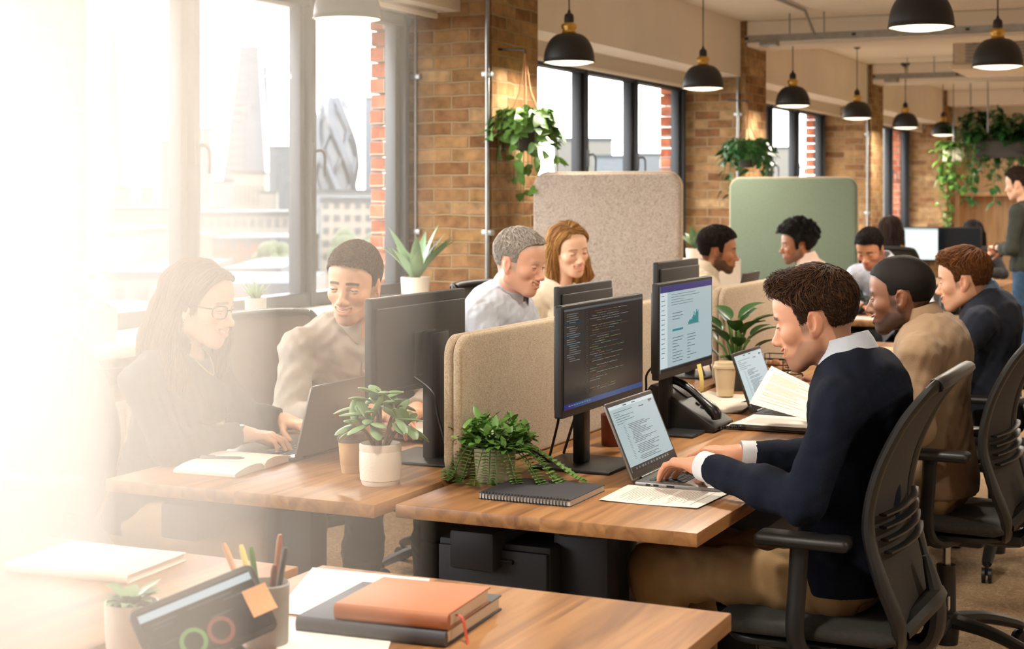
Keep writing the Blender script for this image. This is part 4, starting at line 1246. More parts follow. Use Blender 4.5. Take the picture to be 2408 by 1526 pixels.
# ---------------------------------------------------------------- things on the desks
def paper_sheet(name, label, pts, lines=True, seed=0, m='paper', n=10, bow=.0, cat='paper', grp=None):
    """thin sheet spanned by four corners, a little curled"""
    a, b, c, d = [Vector(p) for p in pts]     # along the first edge a-b, then c-d opposite
    nrm = (b-a).cross(d-a).normalized()
    if nrm.z < 0: nrm = -nrm
    g = MB(); rings = []
    for i in range(n+1):
        r = []
        for j in range(n+1):
            u, v = i/n, j/n
            r.append(a.lerp(b, u).lerp(d.lerp(c, u), v)+nrm*(bow*(4*(v-.5)**2)+.0008))
        rings.append(r)
    g.loft(rings, closed=False)
    g.loft([[p-nrm*.0009 for p in r] for r in rings][::-1], closed=False)
    g.cm = 1
    if lines:
        rg = random.Random(seed)
        y = .12
        while y < .9:
            if rg.random() < .15: y += .04
            x1 = rg.uniform(.55, .9)
            P0 = a.lerp(b, .1).lerp(d.lerp(c, .1), y); P1 = a.lerp(b, x1).lerp(d.lerp(c, x1), y)
            e = (d-a).normalized()*.0006; o_ = nrm*(bow*(4*(y-.5)**2)+.0012)
            g.quad(P0+o_, P1+o_, P1+e*2+o_, P0+e*2+o_); y += .028
    o = g.build(name, [m, 'ink'], None, smooth=True)
    return tag(o, label, cat, grp)
def book(label, x0, x1, y0, y1, z, h, cover, pages='paper_warm', rz=0, spine='-y', ribbon=False, cat='notebook', name='notebook', grp=None):
    cx, cy = (x0+x1)/2, (y0+y1)/2; a, b = (x1-x0)/2, (y1-y0)/2
    t = thing(name, label, cat, (cx, cy, z), rz, grp)
    c = MB(); c.box((-a, -b, 0), (a, b, .003), .0012, 2); c.box((-a, -b, h-.003), (a, b, h), .0012, 2)
    if spine == '-y': c.tube([(-a, -b+.002, h/2), (a, -b+.002, h/2)], h/2, 12, flat=.55, up=(0, 1, 0))
    else: c.tube([(-a+.002, -b, h/2), (-a+.002, b, h/2)], h/2, 12, flat=.55, up=(1, 0, 0))
    c.build('cover', cover, t)
    p_ = MB(); o = .004
    p_.box((-a+o, -b+.002, .003), (a-o, b-o, h-.003)); p_.build('pages', pages, t, smooth=False)
    if ribbon:
        P = spline([(a*.4, -b*.2, h+.0005), (a*.75, -b*.55, h*.6), (a+.004, -b*.60, h*.5), (a+.03, -b*.75, -.008), (a+.05, -b*.95, -.018)], 5)
        P = spline([(a-.02, -b*.55, h*.5), (a+.008, -b*.6, h*.45), (a+.025, -b*.75, .004-.03), (a+.05, -b*.95, .002-.03)], 5)
        MB().tube(P, .0035, 6, flat=.25).build('ribbon', 'ribbon_red', t)
    return t
# stack on the near right desk
e1 = atz(715, 1452, DT+.02); e2 = atz(1065, 1490, DT+.02); e3 = atz(1165, 1410, DT+.02)
dirx = (Vector((e2.x, e2.y))-Vector((e1.x, e1.y))); rz1 = math.atan2(dirx.y, dirx.x); W1 = dirx.length
cen = (e1+e3)/2
tb = book('thick charcoal notebook at the bottom of the stack on the near desk', cen.x-W1/2, cen.x+W1/2, cen.y-.125, cen.y+.125, DT, .026, 'cover_slate', rz=rz1, grp='stacked notebooks on the near desk')
a1 = atz(803, 1420, DT+.05); a2 = atz(1070, 1447, DT+.05); a3 = atz(1140, 1385, DT+.05)
dx = (Vector((a2.x, a2.y))-Vector((a1.x, a1.y))); W2 = dx.length; ce = (a1+a3)/2
book('tan leather notebook with red ribbon on top of the charcoal one', ce.x-W2/2, ce.x+W2/2, ce.y-.095, ce.y+.095, DT+.0262, .027, 'cover_tan', rz=math.atan2(dx.y, dx.x), ribbon=True, grp='stacked notebooks on the near desk')
P4 = [atz(648, 1440, DT+.001), atz(735, 1335, DT+.001), atz(1010, 1362, DT+.001), atz(985, 1475, DT+.001)]
paper_sheet('paper', 'blank white sheet under the stacked notebooks on the near desk', P4, False, grp=None)
P4 = [atz(650, 1526, DT+.001), atz(668, 1450, DT+.001), atz(930, 1480, DT+.001), atz(900, 1560, DT+.001)]
paper_sheet('paper', 'blank white sheet nearest the bottom edge beside the pen cup', P4, False)
# left near desk: notebook, tablet, pen cup, plant
b0 = atz(105, 1335, DT+.01); b1 = atz(268, 1352, DT+.01); b2 = atz(350, 1305, DT+.01)
cen = (b0+b2)/2; dx = b1-b0
book('pale cream notebook lying on the near left desk', cen.x-.14, cen.x+.14, cen.y-.10, cen.y+.10, DT, .018, 'cover_cream', rz=math.atan2(dx.y, dx.x), grp=None)
# tablet in a stand showing a dark chart page
tl, tr, br = atw(300, 1440, 2.36), atw(590, 1322, 2.46), atw(652, 1526, 2.40)
ex = (tr-tl); Wt = ex.length; ex.normalize(); ey = (br-tr).normalized(); ey = (ey-ex*ey.dot(ex)).normalized(); Ht = .112
t = thing('tablet', 'blurred dark tablet with coloured ring charts at lower left', 'tablet', (0, 0, 0))
nz = ex.cross(-ey).normalized()
Mt = frame(tl+ey*Ht, ex, -ey, nz)
if nz.dot(Vector((0, -1, 0))) < 0: nz = -nz
o = MB().prism(rrect(Wt, Ht, .012, 4), Mt @ Matrix.Translation((0, 0, -.009)), .009, .002).build('housing', 'black_plastic', t)
R = [(0, .03, 1, .16, 'pale'), (.08, .24, .3, .27, 'tx_grey'), (.4, .22, .8, .25, 'tx_grey'), (.7, .3, .95, .33, 'tx_grey'), (.08, .32, .25, .34, 'tx_grey'), (.55, .5, .75, .53, 'tx_grey'), (.72, .42, .9, .6, 'side', 1), (.1, .45, .2, .55, 'side', 1), (.1, .6, .25, .62, 'tx_grey')]
ui_panel(Wt-.02, Ht-.02, 'dark', R, Mt @ Matrix.Translation((.01, .01, .0006)), 'screen', t)
for cx, col in ((.36, 'green'), (.58, 'red')):
    q = MB(Mt @ Matrix.Translation((Wt*cx, Ht*.28, .0022))); n = 30; ri, ro = .015, .0215
    rings = [[(r*math.cos(2*PI*j/n), r*math.sin(2*PI*j/n), 0) for j in range(n)] for r in (ri, ro)]
    q.loft(rings, False, False); q.build('ring_chart', 'screen_'+col, t, smooth=False)
c0 = tl+ex*Wt*.5+ey*Ht*.35; c1 = Vector((c0.x+.02, c0.y+.10, DT))
MB().tube([c0-nz*.012, c1], .016, 8, flat=.4).build('stand', 'pedestal_grey', t)
low = tl+ey*Ht
MB().box((low.x+.02, low.y-.01, DT), (low.x+Wt*.9, low.y+.12, DT+.012), .004).build('stand_base', 'pedestal_grey', t)
# orange sticky note on the tablet corner
s0 = tr+ey*.045-ex*.034+nz*.004
ms = frame(s0, ex, -ey, nz)
g = MB(ms); g.loft([[(x, y-.04, .001+.010*(1-v)**2*(.5+x*6)) for x in (0, .014, .028, .040)] for v, y in [(k/6, .046*k/6) for k in range(7)]], closed=False)
tag(g.build('sticky_note', 'sticky_orange'), 'orange sticky note stuck on the corner of the dark tablet', 'sticky note')
# pen cup with pens
q = atw(628, 1480, 2.56); q.z = DT
t = thing('pen_cup', 'clear grey cup full of pens beside the tablet', 'cup', q)
MB().lathe([(0, .0), (.033, 0), (.035, .004), (.037, .098), (.035, .10), (.034, .096), (.032, .006), (0, .006)], n=28).build('cup', 'pot_grey', t)
for k, (m_, dx_, dy_, h_, lb) in enumerate([('cover_tan', .006, .01, .175, 'tan pencil leaning right in the pen cup'), ('cover_slate', .018, .0, .16, 'dark pen in the pen cup'), ('mug_red', .014, -.01, .135, 'pinkish brush pen at the front of the pen cup'),
                                          ('leaf_green', -.016, .0, .155, 'green pen in the pen cup'), ('sticky_yellow', -.034, .012, .15, 'yellow pencil leaning left in the pen cup'), ('sticky_orange', -.04, -.004, .158, 'orange pencil tilting far left in the pen cup')]):
    b = MB(); a0 = Vector((dx_*.3, dy_*.5, .008)); a1 = Vector((dx_*2.0, dy_*2.0, h_))
    b.tube([a0, a0.lerp(a1, .08), a0.lerp(a1, .93), a1], [.001, .005, .005, .0032], 10)
    tag(b.build('pen', m_, None, loc=(0, 0, 0)), lb, 'pen', 'pens in the pen cup').location = q
q = atw(285, 1500, 2.42); 
t = thing('potted_plant', 'washed out small plant in a cream pot left of the tablet', 'plant', (q.x-.06, q.y+.10, DT))
pot(t, .044, .075, 'pot_white'); f = MB(); rg = random.Random(77)
for k in range(26):
    a = k*2.4; leaf(f, (0, 0, .066), (math.cos(a)*.7, math.sin(a)*.7, rg.uniform(.5, 1.2)), rg.uniform(.04, .065), .022, droop=.8, n=5)
f.build('foliage', 'leaf_pale', t)
# kraft coffee cup on the left desk
def coffee(label, p, r, h, m, lidm):
    t = thing('coffee_cup', label, 'cup', p, group='takeaway coffee cups')
    MB().lathe([(0, .003), (r*.72, .0), (r*.74, .002), (r*.98, h-.004), (r, h), (r*.97, h-.002), (r*.72, .006)], n=32).build('cup', m, t)
    MB().lathe([(r*1.02, h-.006), (r*1.07, h-.004), (r*1.07, h+.003), (r*1.0, h+.006), (r*.97, h+.016), (r*.9, h+.018), (r*.86, h+.012), (0, h+.011)], n=32).build('lid', lidm, t)
    MB().lathe([(r*.80, h*.25), (r*.805, h*.252), (r*.93, h*.74), (r*.92, h*.742)], n=32).build('sleeve', m, t)
coffee('kraft paper coffee cup with brown lid behind the white pot', (-2.135, 3.56, DT), .036, .088, 'cup_kraft', 'lid_brown')
coffee('cream paper coffee cup with pale lid beside the chart monitor', (-1.70, 5.44, DT+.006), .040, .105, 'cup_cream', 'cup_cream')
paper_sheet('napkin', 'crumpled paper napkin under the cream coffee cup', [(-1.80, 5.32, DT+.001), (-1.80, 5.55, DT+.001), (-1.58, 5.52, DT+.001), (-1.60, 5.30, DT+.001)], False, m='paper_warm', bow=.004, cat='napkin')
for k in range(3):
    paper_sheet('paper', ['lowest loose leaf between phone and cream coffee cup', 'middle loose leaf between phone and cream coffee cup', 'top loose leaf between phone and cream coffee cup'][k],
        [(-1.74+.02*k, 5.02+.03*k, DT+.002+.003*k), (-1.76, 5.22+.02*k, DT+.002+.003*k), (-1.54, 5.25+.01*k, DT+.002+.003*k), (-1.52, 5.05, DT+.002+.003*k)], False, m='paper_warm', bow=.004, grp='loose leaves by the phone')
# open notebook with pen
t = thing('open_notebook', 'open cream notebook in front of the person in glasses', 'notebook', (-2.465, 3.50, DT), .04)
a, b_ = .095, .145
MB().box((-a-.004, -b_-.004, 0), (a+.004, b_+.004, .002), .0008, 1).build('cover', 'cover_tan', t)
for s, nm in ((-1, 'page_block'), (1, 'page_block')):
    rings = []
    for i in range(13):
        u = i/12; y = s*(.002+u*(b_-.004)); z = .004+.016*math.sin(PI*min(1, u*1.0+.0))**.5*(1-.55*u)+(.006 if s < 0 else .010)*(1-u*.2)
        rings.append([(-a, y, .002), (a, y, .002), (a, y, z), (-a, y, z)])
    (MB().loft(rings) if s > 0 else MB().loft(rings[::-1])).build(nm, 'paper_warm' if s > 0 else 'paper', t)
t2 = thing('pen', 'slate blue pen lying on the open notebook', 'pen', (-2.47, 3.455, DT+.031), 0.35)
MB().tube([(-.062, 0, 0), (-.058, 0, 0), (.045, 0, 0), (.060, 0, 0)], [.003, .0042, .0042, .001], 10).build('barrel', 'cover_slate', t2)
MB().box((-.058, -.0012, .003), (-.02, .0012, .0062)).build('clip', 'chrome', t2, smooth=False)
# spiral notebook and paper on the right desk
t = thing('spiral_notebook', 'black spiral bound notebook near the front edge of the right desk', 'notebook', (-1.553, 3.487, DT))
a, b_ = .118, .11
MB().box((-a, -b_+.008, .001), (a, b_, .014)).build('pages', 'paper', t, smooth=False)
MB().box((-a-.002, -b_+.004, .014), (a+.002, b_+.002, .0165), .0008, 1).build('front_cover', 'cover_charcoal', t)
MB().box((-a-.002, -b_+.004, 0), (a+.002, b_+.002, .0018), .0006, 1).build('back_cover', 'cover_charcoal', t)
w = MB(); n = 27
for k in range(n):
    x = -a+.008+(2*a-.016)*k/(n-1)
    for dx_ in (0, .002): w.tube([(x+dx_, -b_+.006+.009*math.cos(th), .0085+.010*math.sin(th)) for th in [2*PI*j/10 for j in range(11)]], .0009, 5)
w.build('wire_spiral', 'pedestal_grey', t)
paper_sheet('document', 'printed sheet on the front corner of the right desk', [(-1.142, 3.706, DT+.001), (-1.155, 3.483, DT+.001), (-1.40, 3.478, DT+.001), (-1.405, 3.69, DT+.001)], True, 2, bow=.002)
# stacked papers beside the hidden laptop, held sheet
for k in range(5):
    o = .006*math.sin(k*2.1)
    paper_sheet('document', ['bottom sheet of the paper pile beside the half hidden laptop', 'second sheet from the bottom of that paper pile by the laptop', 'middle sheet of the paper pile beside the half hidden laptop', 'second sheet from the top of that paper pile by the laptop', 'top sheet of the paper pile beside the half hidden laptop'][k],
        [(-1.46+o, 4.70, DT+.002+k*.0035), (-1.19+o, 4.70+o, DT+.002+k*.0035), (-1.19, 4.92, DT+.002+k*.0035), (-1.45+o, 4.93, DT+.002+k*.0035)], k == 4, k, bow=.003, grp='paper pile by the laptop')
hp = [atw(1763, 945, 4.66), atw(1815, 857, 4.86), atw(1935, 915, 4.82), atw(1905, 985, 4.64)]
paper_sheet('held_document', 'printed sheet held up by the person in the tan cardigan', [hp[0], hp[3], hp[2], hp[1]][::1], True, 9, 'paper_warm', bow=-.006)
# desk phone
t = thing('desk_phone', 'black desk phone between the two right hand monitors', 'phone', (-1.58, 4.70, DT), 0)
b = MB(); pl = [(-.12, .0), (.10, .0), (.11, .012), (.105, .022), (-.075, .135), (-.10, .14), (-.115, .12), (-.06, .03), (-.12, .014)]
b.prism(pl, frame((0, .095, 0), (1, 0, 0), (0, 0, 1), (0, -1, 0)), .19, .004); b.build('body', 'black_plastic', t)
sl = Vector((.18, 0, -.113)).normalized(); nn = Vector((.113, 0, .18)).normalized()
def on(u, y, h): return Vector((-.075, y, .135))+sl*u+nn*h
k_ = MB()
for i in range(4):
    for j in range(3): 
        c = on(.115+i*.019, .0+j*.022, .002); k_.M = frame(c, sl, (0, 1, 0), nn); k_.box((-.007, -.008, -.002), (.007, .008, .003), .001, 1)
k_.build('keypad', 'pedestal_grey', t)
d_ = MB(frame(on(.05, .02, .001), sl, (0, 1, 0), nn)); d_.box((-.03, -.035, 0), (.03, .06, .003), .001, 1); d_.build('display', 'cover_slate', t)
h = MB().tube(spline([on(.0, -.055, .012), on(.02, -.055, .034), on(.07, -.055, .042), on(.13, -.055, .036), on(.185, -.055, .026), on(.20, -.055, .012)], 5), [.018, .022, .024, .024, .022, .019, .018, .017, .0165, .0165, .0165, .0165, .0165, .0165, .0165, .017, .019, .021, .024, .025, .024, .023, .022, .021, .021, .018], 12, flat=.75)
h.build('handset', 'black_satin', t)
cd = MB(); P = []
for i in range(150):
    u = i/149; th = u*2*PI*26; c = Vector((.10+.07*math.sin(PI*u), -.055+.11*u, .010))
    P.append(c+Vector((.0045*math.cos(th), 0, .0045*math.sin(th)+.002)))
cd.tube(P, .0019, 5); cd.build('coiled_cord', 'black_satin', t)
# mug, sticky note, wire basket, small things
q = Vector((-1.672, 4.27, DT))
t = thing('pen_mug', 'dark red mug behind the open laptop', 'mug', q)
MB().lathe([(0, 0), (.034, 0), (.036, .003), (.038, .09), (.036, .092), (.034, .088), (.033, .006), (0, .006)], n=28).build('mug', 'mug_red', t)
MB().tube(spline([(0, .036, .07), (0, .062, .066), (0, .064, .035), (0, .036, .022)], 5), .005, 8).build('handle', 'mug_red', t)
g = MB(); y0 = 4.66
g.loft([[(-1.548+.010*math.sin(v*2.2), y0+dy, .942-.085*v) for dy in (0, .02, .04)] for v in [k/7 for k in range(8)]], closed=False)
tag(g.build('sticky_note', 'sticky_yellow'), 'yellow sticky note hanging below the chart monitor', 'sticky note')
t = thing('wire_basket', 'dark wire basket of odds and ends by the second divider', 'basket', (-1.70, 6.12, DT))
b = MB()
for z in (.004, .03, .06, .085): b.tube([(p_[0], p_[1], z) for p_ in rrect(.15, .2, .02, 3, -.075, -.1)]+[(.055, -.1, z)], .0022, 5)
for p_ in rrect(.15, .2, .02, 3, -.075, -.1)[::2]: b.cyl((p_[0], p_[1], .004), (p_[0], p_[1], .086), .0018, n=5)
b.build('wire_frame', 'black_satin', t)
c = MB()
for k in range(9): c.sphere((R_.uniform(-.045, .045), R_.uniform(-.07, .07), R_.uniform(.025, .06)), R_.uniform(.014, .022), 10, 7)
c.build('contents', 'cord_tan', t)
q = Vector((-1.62, 5.95, DT))
b = MB(); b.tube(spline([(0, 0, .004), (-.02, -.06, .03), (.03, -.09, .06), (.08, -.05, .045), (.06, .02, .004), (0, .05, .004), (-.06, .02, .02), (-.02, -.06, .004)], 6), .004, 6)
tag(b.build('cable', 'black_plastic', None), 'looped black cable lying by the wire basket', 'cable').location = q
# papers under the left monitor
for k in range(4):
    paper_sheet('document', ['lowest paper of the small pile under the rear facing monitor', 'second paper of the small pile under the rear facing monitor', 'third paper of the small pile under the rear facing monitor', 'top curled paper under the rear facing monitor'][k],
        [(-2.36, 4.06+.01*k, DT+.002+.006*k), (-2.14, 4.05, DT+.002+.006*k), (-2.13, 4.28, DT+.003+.006*k), (-2.37+.01*k, 4.30, DT+.003+.006*k)], False, m='paper' if k % 2 else 'paper_warm', bow=.008, grp='papers under the rear facing monitor')
# cables under the monitor
b = MB()
for k in range(3): b.tube(spline([(-1.70, 3.86+.02*k, DT+.006), (-1.74, 3.80+.02*k, DT+.05), (-1.79, 3.76+.02*k, DT+.03), (-1.80, 3.70+.02*k, DT+.006)], 6), .0035, 6)
tag(b.build('cable_bundle', 'black_plastic'), 'bundle of black cables behind the code monitor stand', 'cable')
b = MB().tube(spline([(-1.47, 3.70, .70), (-1.46, 3.68, .45), (-1.50, 3.71, .25), (-1.44, 3.68, .10), (-1.47, 3.74, .012), (-1.40, 3.78, .012)], 6), .006, 6)
tag(b.build('power_cable', 'pot_grey'), 'grey power cable hanging under the right desk', 'cable')
# far desk clutter
for k, (x, y, lb) in enumerate(((-2.34, 13.05, 'black desk phone on the far desk'),)):
    t = thing('desk_phone', lb, 'phone', (x+.35, y, DT))
    MB().box((-.1, -.09, 0), (.1, .09, .05), .012).build('body', 'black_plastic', t); MB().tube([(-.06, -.08, .06), (-.06, .08, .06)], [.022, .022], 10).build('handset', 'black_satin', t)
paper_sheet('document', 'white sheet under the hands of the pale blue shirted person at the small table', [(-2.12, 9.12, DT+.001), (-1.90, 9.10, DT+.001), (-1.88, 9.36, DT+.001), (-2.12, 9.38, DT+.001)], True, 4)
# ---------------------------------------------------------------- people: smooth distance fields turned into meshes
def V3(p): return np.array([p[0], p[1], p[2]], dtype=np.float32)
class Field:
    """signed distance grid; shapes are blended in and the zero surface is meshed"""
    def __init__(s, lo, hi, h):
        s.lo = np.array(lo, dtype=np.float32); s.h = h
        s.n = np.ceil((np.array(hi)-np.array(lo))/h).astype(int)+1
        s.F = np.full(s.n, .5, dtype=np.float32)
        s.ax = [s.lo[i]+h*np.arange(s.n[i], dtype=np.float32) for i in range(3)]
    def sub(s, lo, hi):
        a = np.clip(np.floor((np.array(lo)-s.lo)/s.h).astype(int), 0, s.n)
        b = np.clip(np.ceil((np.array(hi)-s.lo)/s.h).astype(int)+1, 0, s.n)
        if np.any(b <= a): return None
        sl = tuple(slice(a[i], b[i]) for i in range(3))
        return sl, s.ax[0][sl[0]][:, None, None], s.ax[1][sl[1]][None, :, None], s.ax[2][sl[2]][None, None, :]
    def blend(s, sl, d, k, op):
        A = s.F[sl]
        if op == 'sub': d = -d
        if op == 'add':
            if k: hh = np.clip(.5+.5*(A-d)/k, 0, 1); s.F[sl] = A+(d-A)*hh-k*hh*(1-hh)
            else: s.F[sl] = np.minimum(A, d)
        else:
            if k: hh = np.clip(.5-.5*(A-d)/k, 0, 1); s.F[sl] = A+(d-A)*hh+k*hh*(1-hh)
            else: s.F[sl] = np.maximum(A, d)
    def cone(s, a, b, ra, rb, k=.0, op='add'):
        a, b = V3(a), V3(b); m = max(ra, rb)+k+3*s.h
        q = s.sub(np.minimum(a, b)-m, np.maximum(a, b)+m)
        if q is None: return
        sl, X, Y, Z = q; d = b-a; L2 = float(d @ d)+1e-12
        t = np.clip(((X-a[0])*d[0]+(Y-a[1])*d[1]+(Z-a[2])*d[2])/L2, 0, 1)
        D = np.sqrt((X-a[0]-t*d[0])**2+(Y-a[1]-t*d[1])**2+(Z-a[2]-t*d[2])**2)-(ra+(rb-ra)*t)
        s.blend(sl, D, k, op)
    def ell(s, c, r, k=.0, op='add', R=None, cut=None):
        c = V3(c); m = max(r)+k+3*s.h
        q = s.sub(c-m, c+m)
        if q is None: return
        sl, X, Y, Z = q; x, y, z = X-c[0], Y-c[1], Z-c[2]
        if R is not None:
            x, y, z = (x*R[0][0]+y*R[1][0]+z*R[2][0], x*R[0][1]+y*R[1][1]+z*R[2][1], x*R[0][2]+y*R[1][2]+z*R[2][2])
        k0 = np.sqrt((x/r[0])**2+(y/r[1])**2+(z/r[2])**2)
        k1 = np.sqrt((x/r[0]**2)**2+(y/r[1]**2)**2+(z/r[2]**2)**2)+1e-9
        D = k0*(k0-1)/k1
        D = np.where(k0 < 1e-4, -min(r), D).astype(np.float32)
        if cut is not None:
            nrm, off = cut; D = np.maximum(D, -(x*nrm[0]+y*nrm[1]+z*nrm[2]-off))
        s.blend(sl, D, k, op)
    def plane(s, p, n, rad=None, k=0.004):
        """cut away everything on the side n points to, near p when rad is given"""
        p, n = V3(p), V3(n); n = n/np.linalg.norm(n)
        q = s.sub(p-rad, p+rad) if rad else s.sub(s.lo, s.lo+s.n*s.h)
        if q is None: return
        sl, X, Y, Z = q
        D = (X-p[0])*n[0]+(Y-p[1])*n[1]+(Z-p[2])*n[2]
        if rad:
            rr = np.sqrt((X-p[0])**2+(Y-p[1])**2+(Z-p[2])**2); D = np.where(rr < rad, D, -1.0)
        s.F[sl] = np.maximum(s.F[sl], D)
    def wrinkle(s, amp, wl, seed):
        rg = np.random.RandomState(seed); X, Y, Z = s.ax[0][:, None, None], s.ax[1][None, :, None], s.ax[2][None, None, :]
        idx = np.abs(s.F) < .03
        I = np.nonzero(idx); x, y, z = s.ax[0][I[0]], s.ax[1][I[1]], s.ax[2][I[2]]; t = 0
        for i in range(5):
            k = rg.normal(size=3); k /= np.linalg.norm(k); k2 = rg.normal(size=3)*.35*2*PI/wl
            f = 2*PI/(wl*rg.uniform(.7, 1.6))
            t = t+np.sin((x*k[0]+y*k[1]+z*k[2])*f+rg.uniform(0, 6)+1.6*np.sin(x*k2[0]+y*k2[1]+z*k2[2]))
        s.F[I] += (amp*t/2).astype(np.float32)
    def mesh(s):
        F = s.F; S = F < 0
        c = [S[i:i-1 or None, j:j-1 or None, k:k-1 or None] for i in (0, 1) for j in (0, 1) for k in (0, 1)]
        al = c[0].copy(); an = c[0].copy()
        for q in c[1:]: al &= q; an |= q
        act = an & ~al
        I = np.argwhere(act)
        if len(I) == 0: return np.zeros((0, 3)), np.zeros((0, 4), int)
        idx = np.full(act.shape, -1, dtype=np.int32); idx[tuple(I.T)] = np.arange(len(I))
        off = np.array([(i, j, k) for i in (0, 1) for j in (0, 1) for k in (0, 1)])
        val = np.stack([F[I[:, 0]+o[0], I[:, 1]+o[1], I[:, 2]+o[2]] for o in off], 1)
        P = np.zeros((len(I), 3)); cnt = np.zeros(len(I))
        for a in range(8):
            for b in range(a+1, 8):
                if np.abs(off[a]-off[b]).sum() != 1: continue
                m = (val[:, a] < 0) != (val[:, b] < 0)
                t = val[m, a]/(val[m, a]-val[m, b])
                P[m] += off[a]+t[:, None]*(off[b]-off[a]); cnt[m] += 1
        P = (I+P/cnt[:, None])*s.h+s.lo
        quads = []
        for ax in range(3):
            o = [0, 0, 0]; o[ax] = 1; u, v = (ax+1) % 3, (ax+2) % 3
            A = S[:S.shape[0]-o[0], :S.shape[1]-o[1], :S.shape[2]-o[2]]; B = S[o[0]:, o[1]:, o[2]:]
            E = np.argwhere(A != B)
            ok = (E[:, u] > 0) & (E[:, v] > 0) & (E[:, u] < S.shape[u]-1) & (E[:, v] < S.shape[v]-1)
            E = E[ok]
            inside = S[tuple(E.T)]
            q = []
            for du, dv in ((-1, -1), (0, -1), (0, 0), (-1, 0)):
                C_ = E.copy(); C_[:, u] += du; C_[:, v] += dv; q.append(idx[tuple(C_.T)])
            q = np.stack(q, 1); q[~inside] = q[~inside][:, ::-1]; quads.append(q)
        return P, np.concatenate(quads)
def np_object(name, P, Q, m, parent, col=None, cname='tint'):
    me = bpy.data.meshes.new(name)
    P = np.asarray(P, dtype=np.float32); Q = np.asarray(Q, dtype=np.int32); w = Q.shape[1]
    me.vertices.add(len(P)); me.vertices.foreach_set('co', P.ravel())
    me.loops.add(Q.size); me.loops.foreach_set('vertex_index', Q.ravel())
    me.polygons.add(len(Q)); me.polygons.foreach_set('loop_start', np.arange(0, Q.size, w, dtype=np.int32))
    me.polygons.foreach_set('use_smooth', np.ones(len(Q), dtype=bool))
    me.update(calc_edges=True); me.validate()
    me.materials.append(MATS[m] if isinstance(m, str) else m)
    if col is not None:
        a = me.color_attributes.new(cname, 'FLOAT_COLOR', 'POINT')
        c4 = np.ones((len(P), 4), dtype=np.float32); c4[:, :3] = col; a.data.foreach_set('color', c4.ravel())
    o = bpy.data.objects.new(name, me); COL.objects.link(o); o.parent = parent
    return o
def vnormals(P, Q):
    n = np.cross(P[Q[:, 2]]-P[Q[:, 0]], P[Q[:, 3]]-P[Q[:, 1]]); N = np.zeros_like(P)
    for i in range(4): np.add.at(N, Q[:, i], n)
    return N/(np.linalg.norm(N, axis=1, keepdims=True)+1e-12)
def strands(P0, Q0, n, flow, L_, r, seg, rg, off=.0008, lift=.003, jit=.15, zmin=-9, curl=0.0, pick=None):
    """tapered hair locks laid over the surface P0,Q0 along the direction field flow(points)"""
    from mathutils.bvhtree import BVHTree
    bv = BVHTree.FromPolygons([tuple(map(float, p)) for p in P0], [tuple(map(int, q)) for q in Q0])
    N = vnormals(P0, Q0); w = np.ones(len(P0)) if pick is None else pick(P0, N)
    ar = rg.choice(len(P0), size=min(n, int((w > 0).sum())), replace=False, p=w/w.sum())
    P = P0[ar].astype(np.float64); nn = N[ar].astype(np.float64); n = len(P); sides = 3
    L_ = np.asarray(L_(P) if callable(L_) else np.full(n, L_))*rg.uniform(.7, 1.3, n)
    r = np.asarray(r(P) if callable(r) else np.full(n, r))*rg.uniform(.7, 1.25, n)
    lf = (lift(P) if callable(lift) else np.full(n, lift))*rg.uniform(.2, 1.2, n)
    jd = rg.normal(size=(n, 3))*jit; ph = rg.uniform(0, 6.28, (n, 3))
    path, nrm = [], []
    for i in range(seg+1):
        t = i/seg
        path.append(P+nn*(off+lf*t**1.5)[:, None]); nrm.append(nn.copy())
        d = flow(P)+jd
        if curl: d = d+curl*np.sin(ph+t*7)
        d = d-nn*np.sum(d*nn, 1, keepdims=True); d /= (np.linalg.norm(d, axis=1, keepdims=True)+1e-9)
        P = P+d*(L_/seg)[:, None]
        for k in range(n):
            q = bv.find_nearest(P[k])
            if q[0] is not None:
                P[k] = q[0]; nn[k] = nn[k]*.5+np.array(q[1])*.5
        nn /= (np.linalg.norm(nn, axis=1, keepdims=True)+1e-9)
    VV = []
    for i in range(seg+1):
        t = path[min(i+1, seg)]-path[max(i-1, 0)]; t /= (np.linalg.norm(t, axis=1, keepdims=True)+1e-9)
        a = np.cross(t, nrm[i]); a /= (np.linalg.norm(a, axis=1, keepdims=True)+1e-9)
        w = r*(math.sin(PI*(.22+.77*i/seg))**.8)
        for ca, cn in ((-1, 0), (0, .8), (1, 0)): VV.append(path[i]+a*(w*ca)[:, None]+nrm[i]*(w*cn)[:, None])
    VV = np.stack(VV, 1); base = []
    for i in range(seg):
        for j in range(sides):
            k = (j+1) % sides; base.append((i*sides+j, i*sides+k, (i+1)*sides+k, (i+1)*sides+j))
    base = np.array(base); m = (seg+1)*sides
    return VV.reshape(-1, 3), (base[None]+(np.arange(n)*m)[:, None, None]).reshape(-1, 4), m, n
m_ = mat('skin', '#c08a68', .5, sss=.0, attr='tint', bump=.12, bscale=420)
mat('hair', '#2a1c14', .62, attr='tint', spec=.16, bump=.5, bscale=700)
mat('eyeball', '#e8e2da', .12, attr='tint')
mat('lash', '#1d1512', .6)
mat('teeth', '#efe7da', .25)
mat('cloth_navy', '#121826', .95, var=.03, vscale=40, bump=.35, bscale=420, spec=.2)
mat('cloth_blazer', '#1a2130', .9, var=.03, vscale=30, bump=.25, bscale=380)
mat('cloth_tan', '#876e54', .92, var=.03, vscale=40, bump=.35, bscale=400, sheen=.1)
mat('cloth_black', '#232222', .92, var=.03, vscale=40, bump=.3, bscale=400, sheen=.1)
mat('cloth_greyshirt', '#b1a699', .9, var=.03, vscale=60, bump=.3, bscale=500)
mat('cloth_paleblue', '#c6cedb', .88, var=.04, vscale=40, bump=.2, bscale=400)
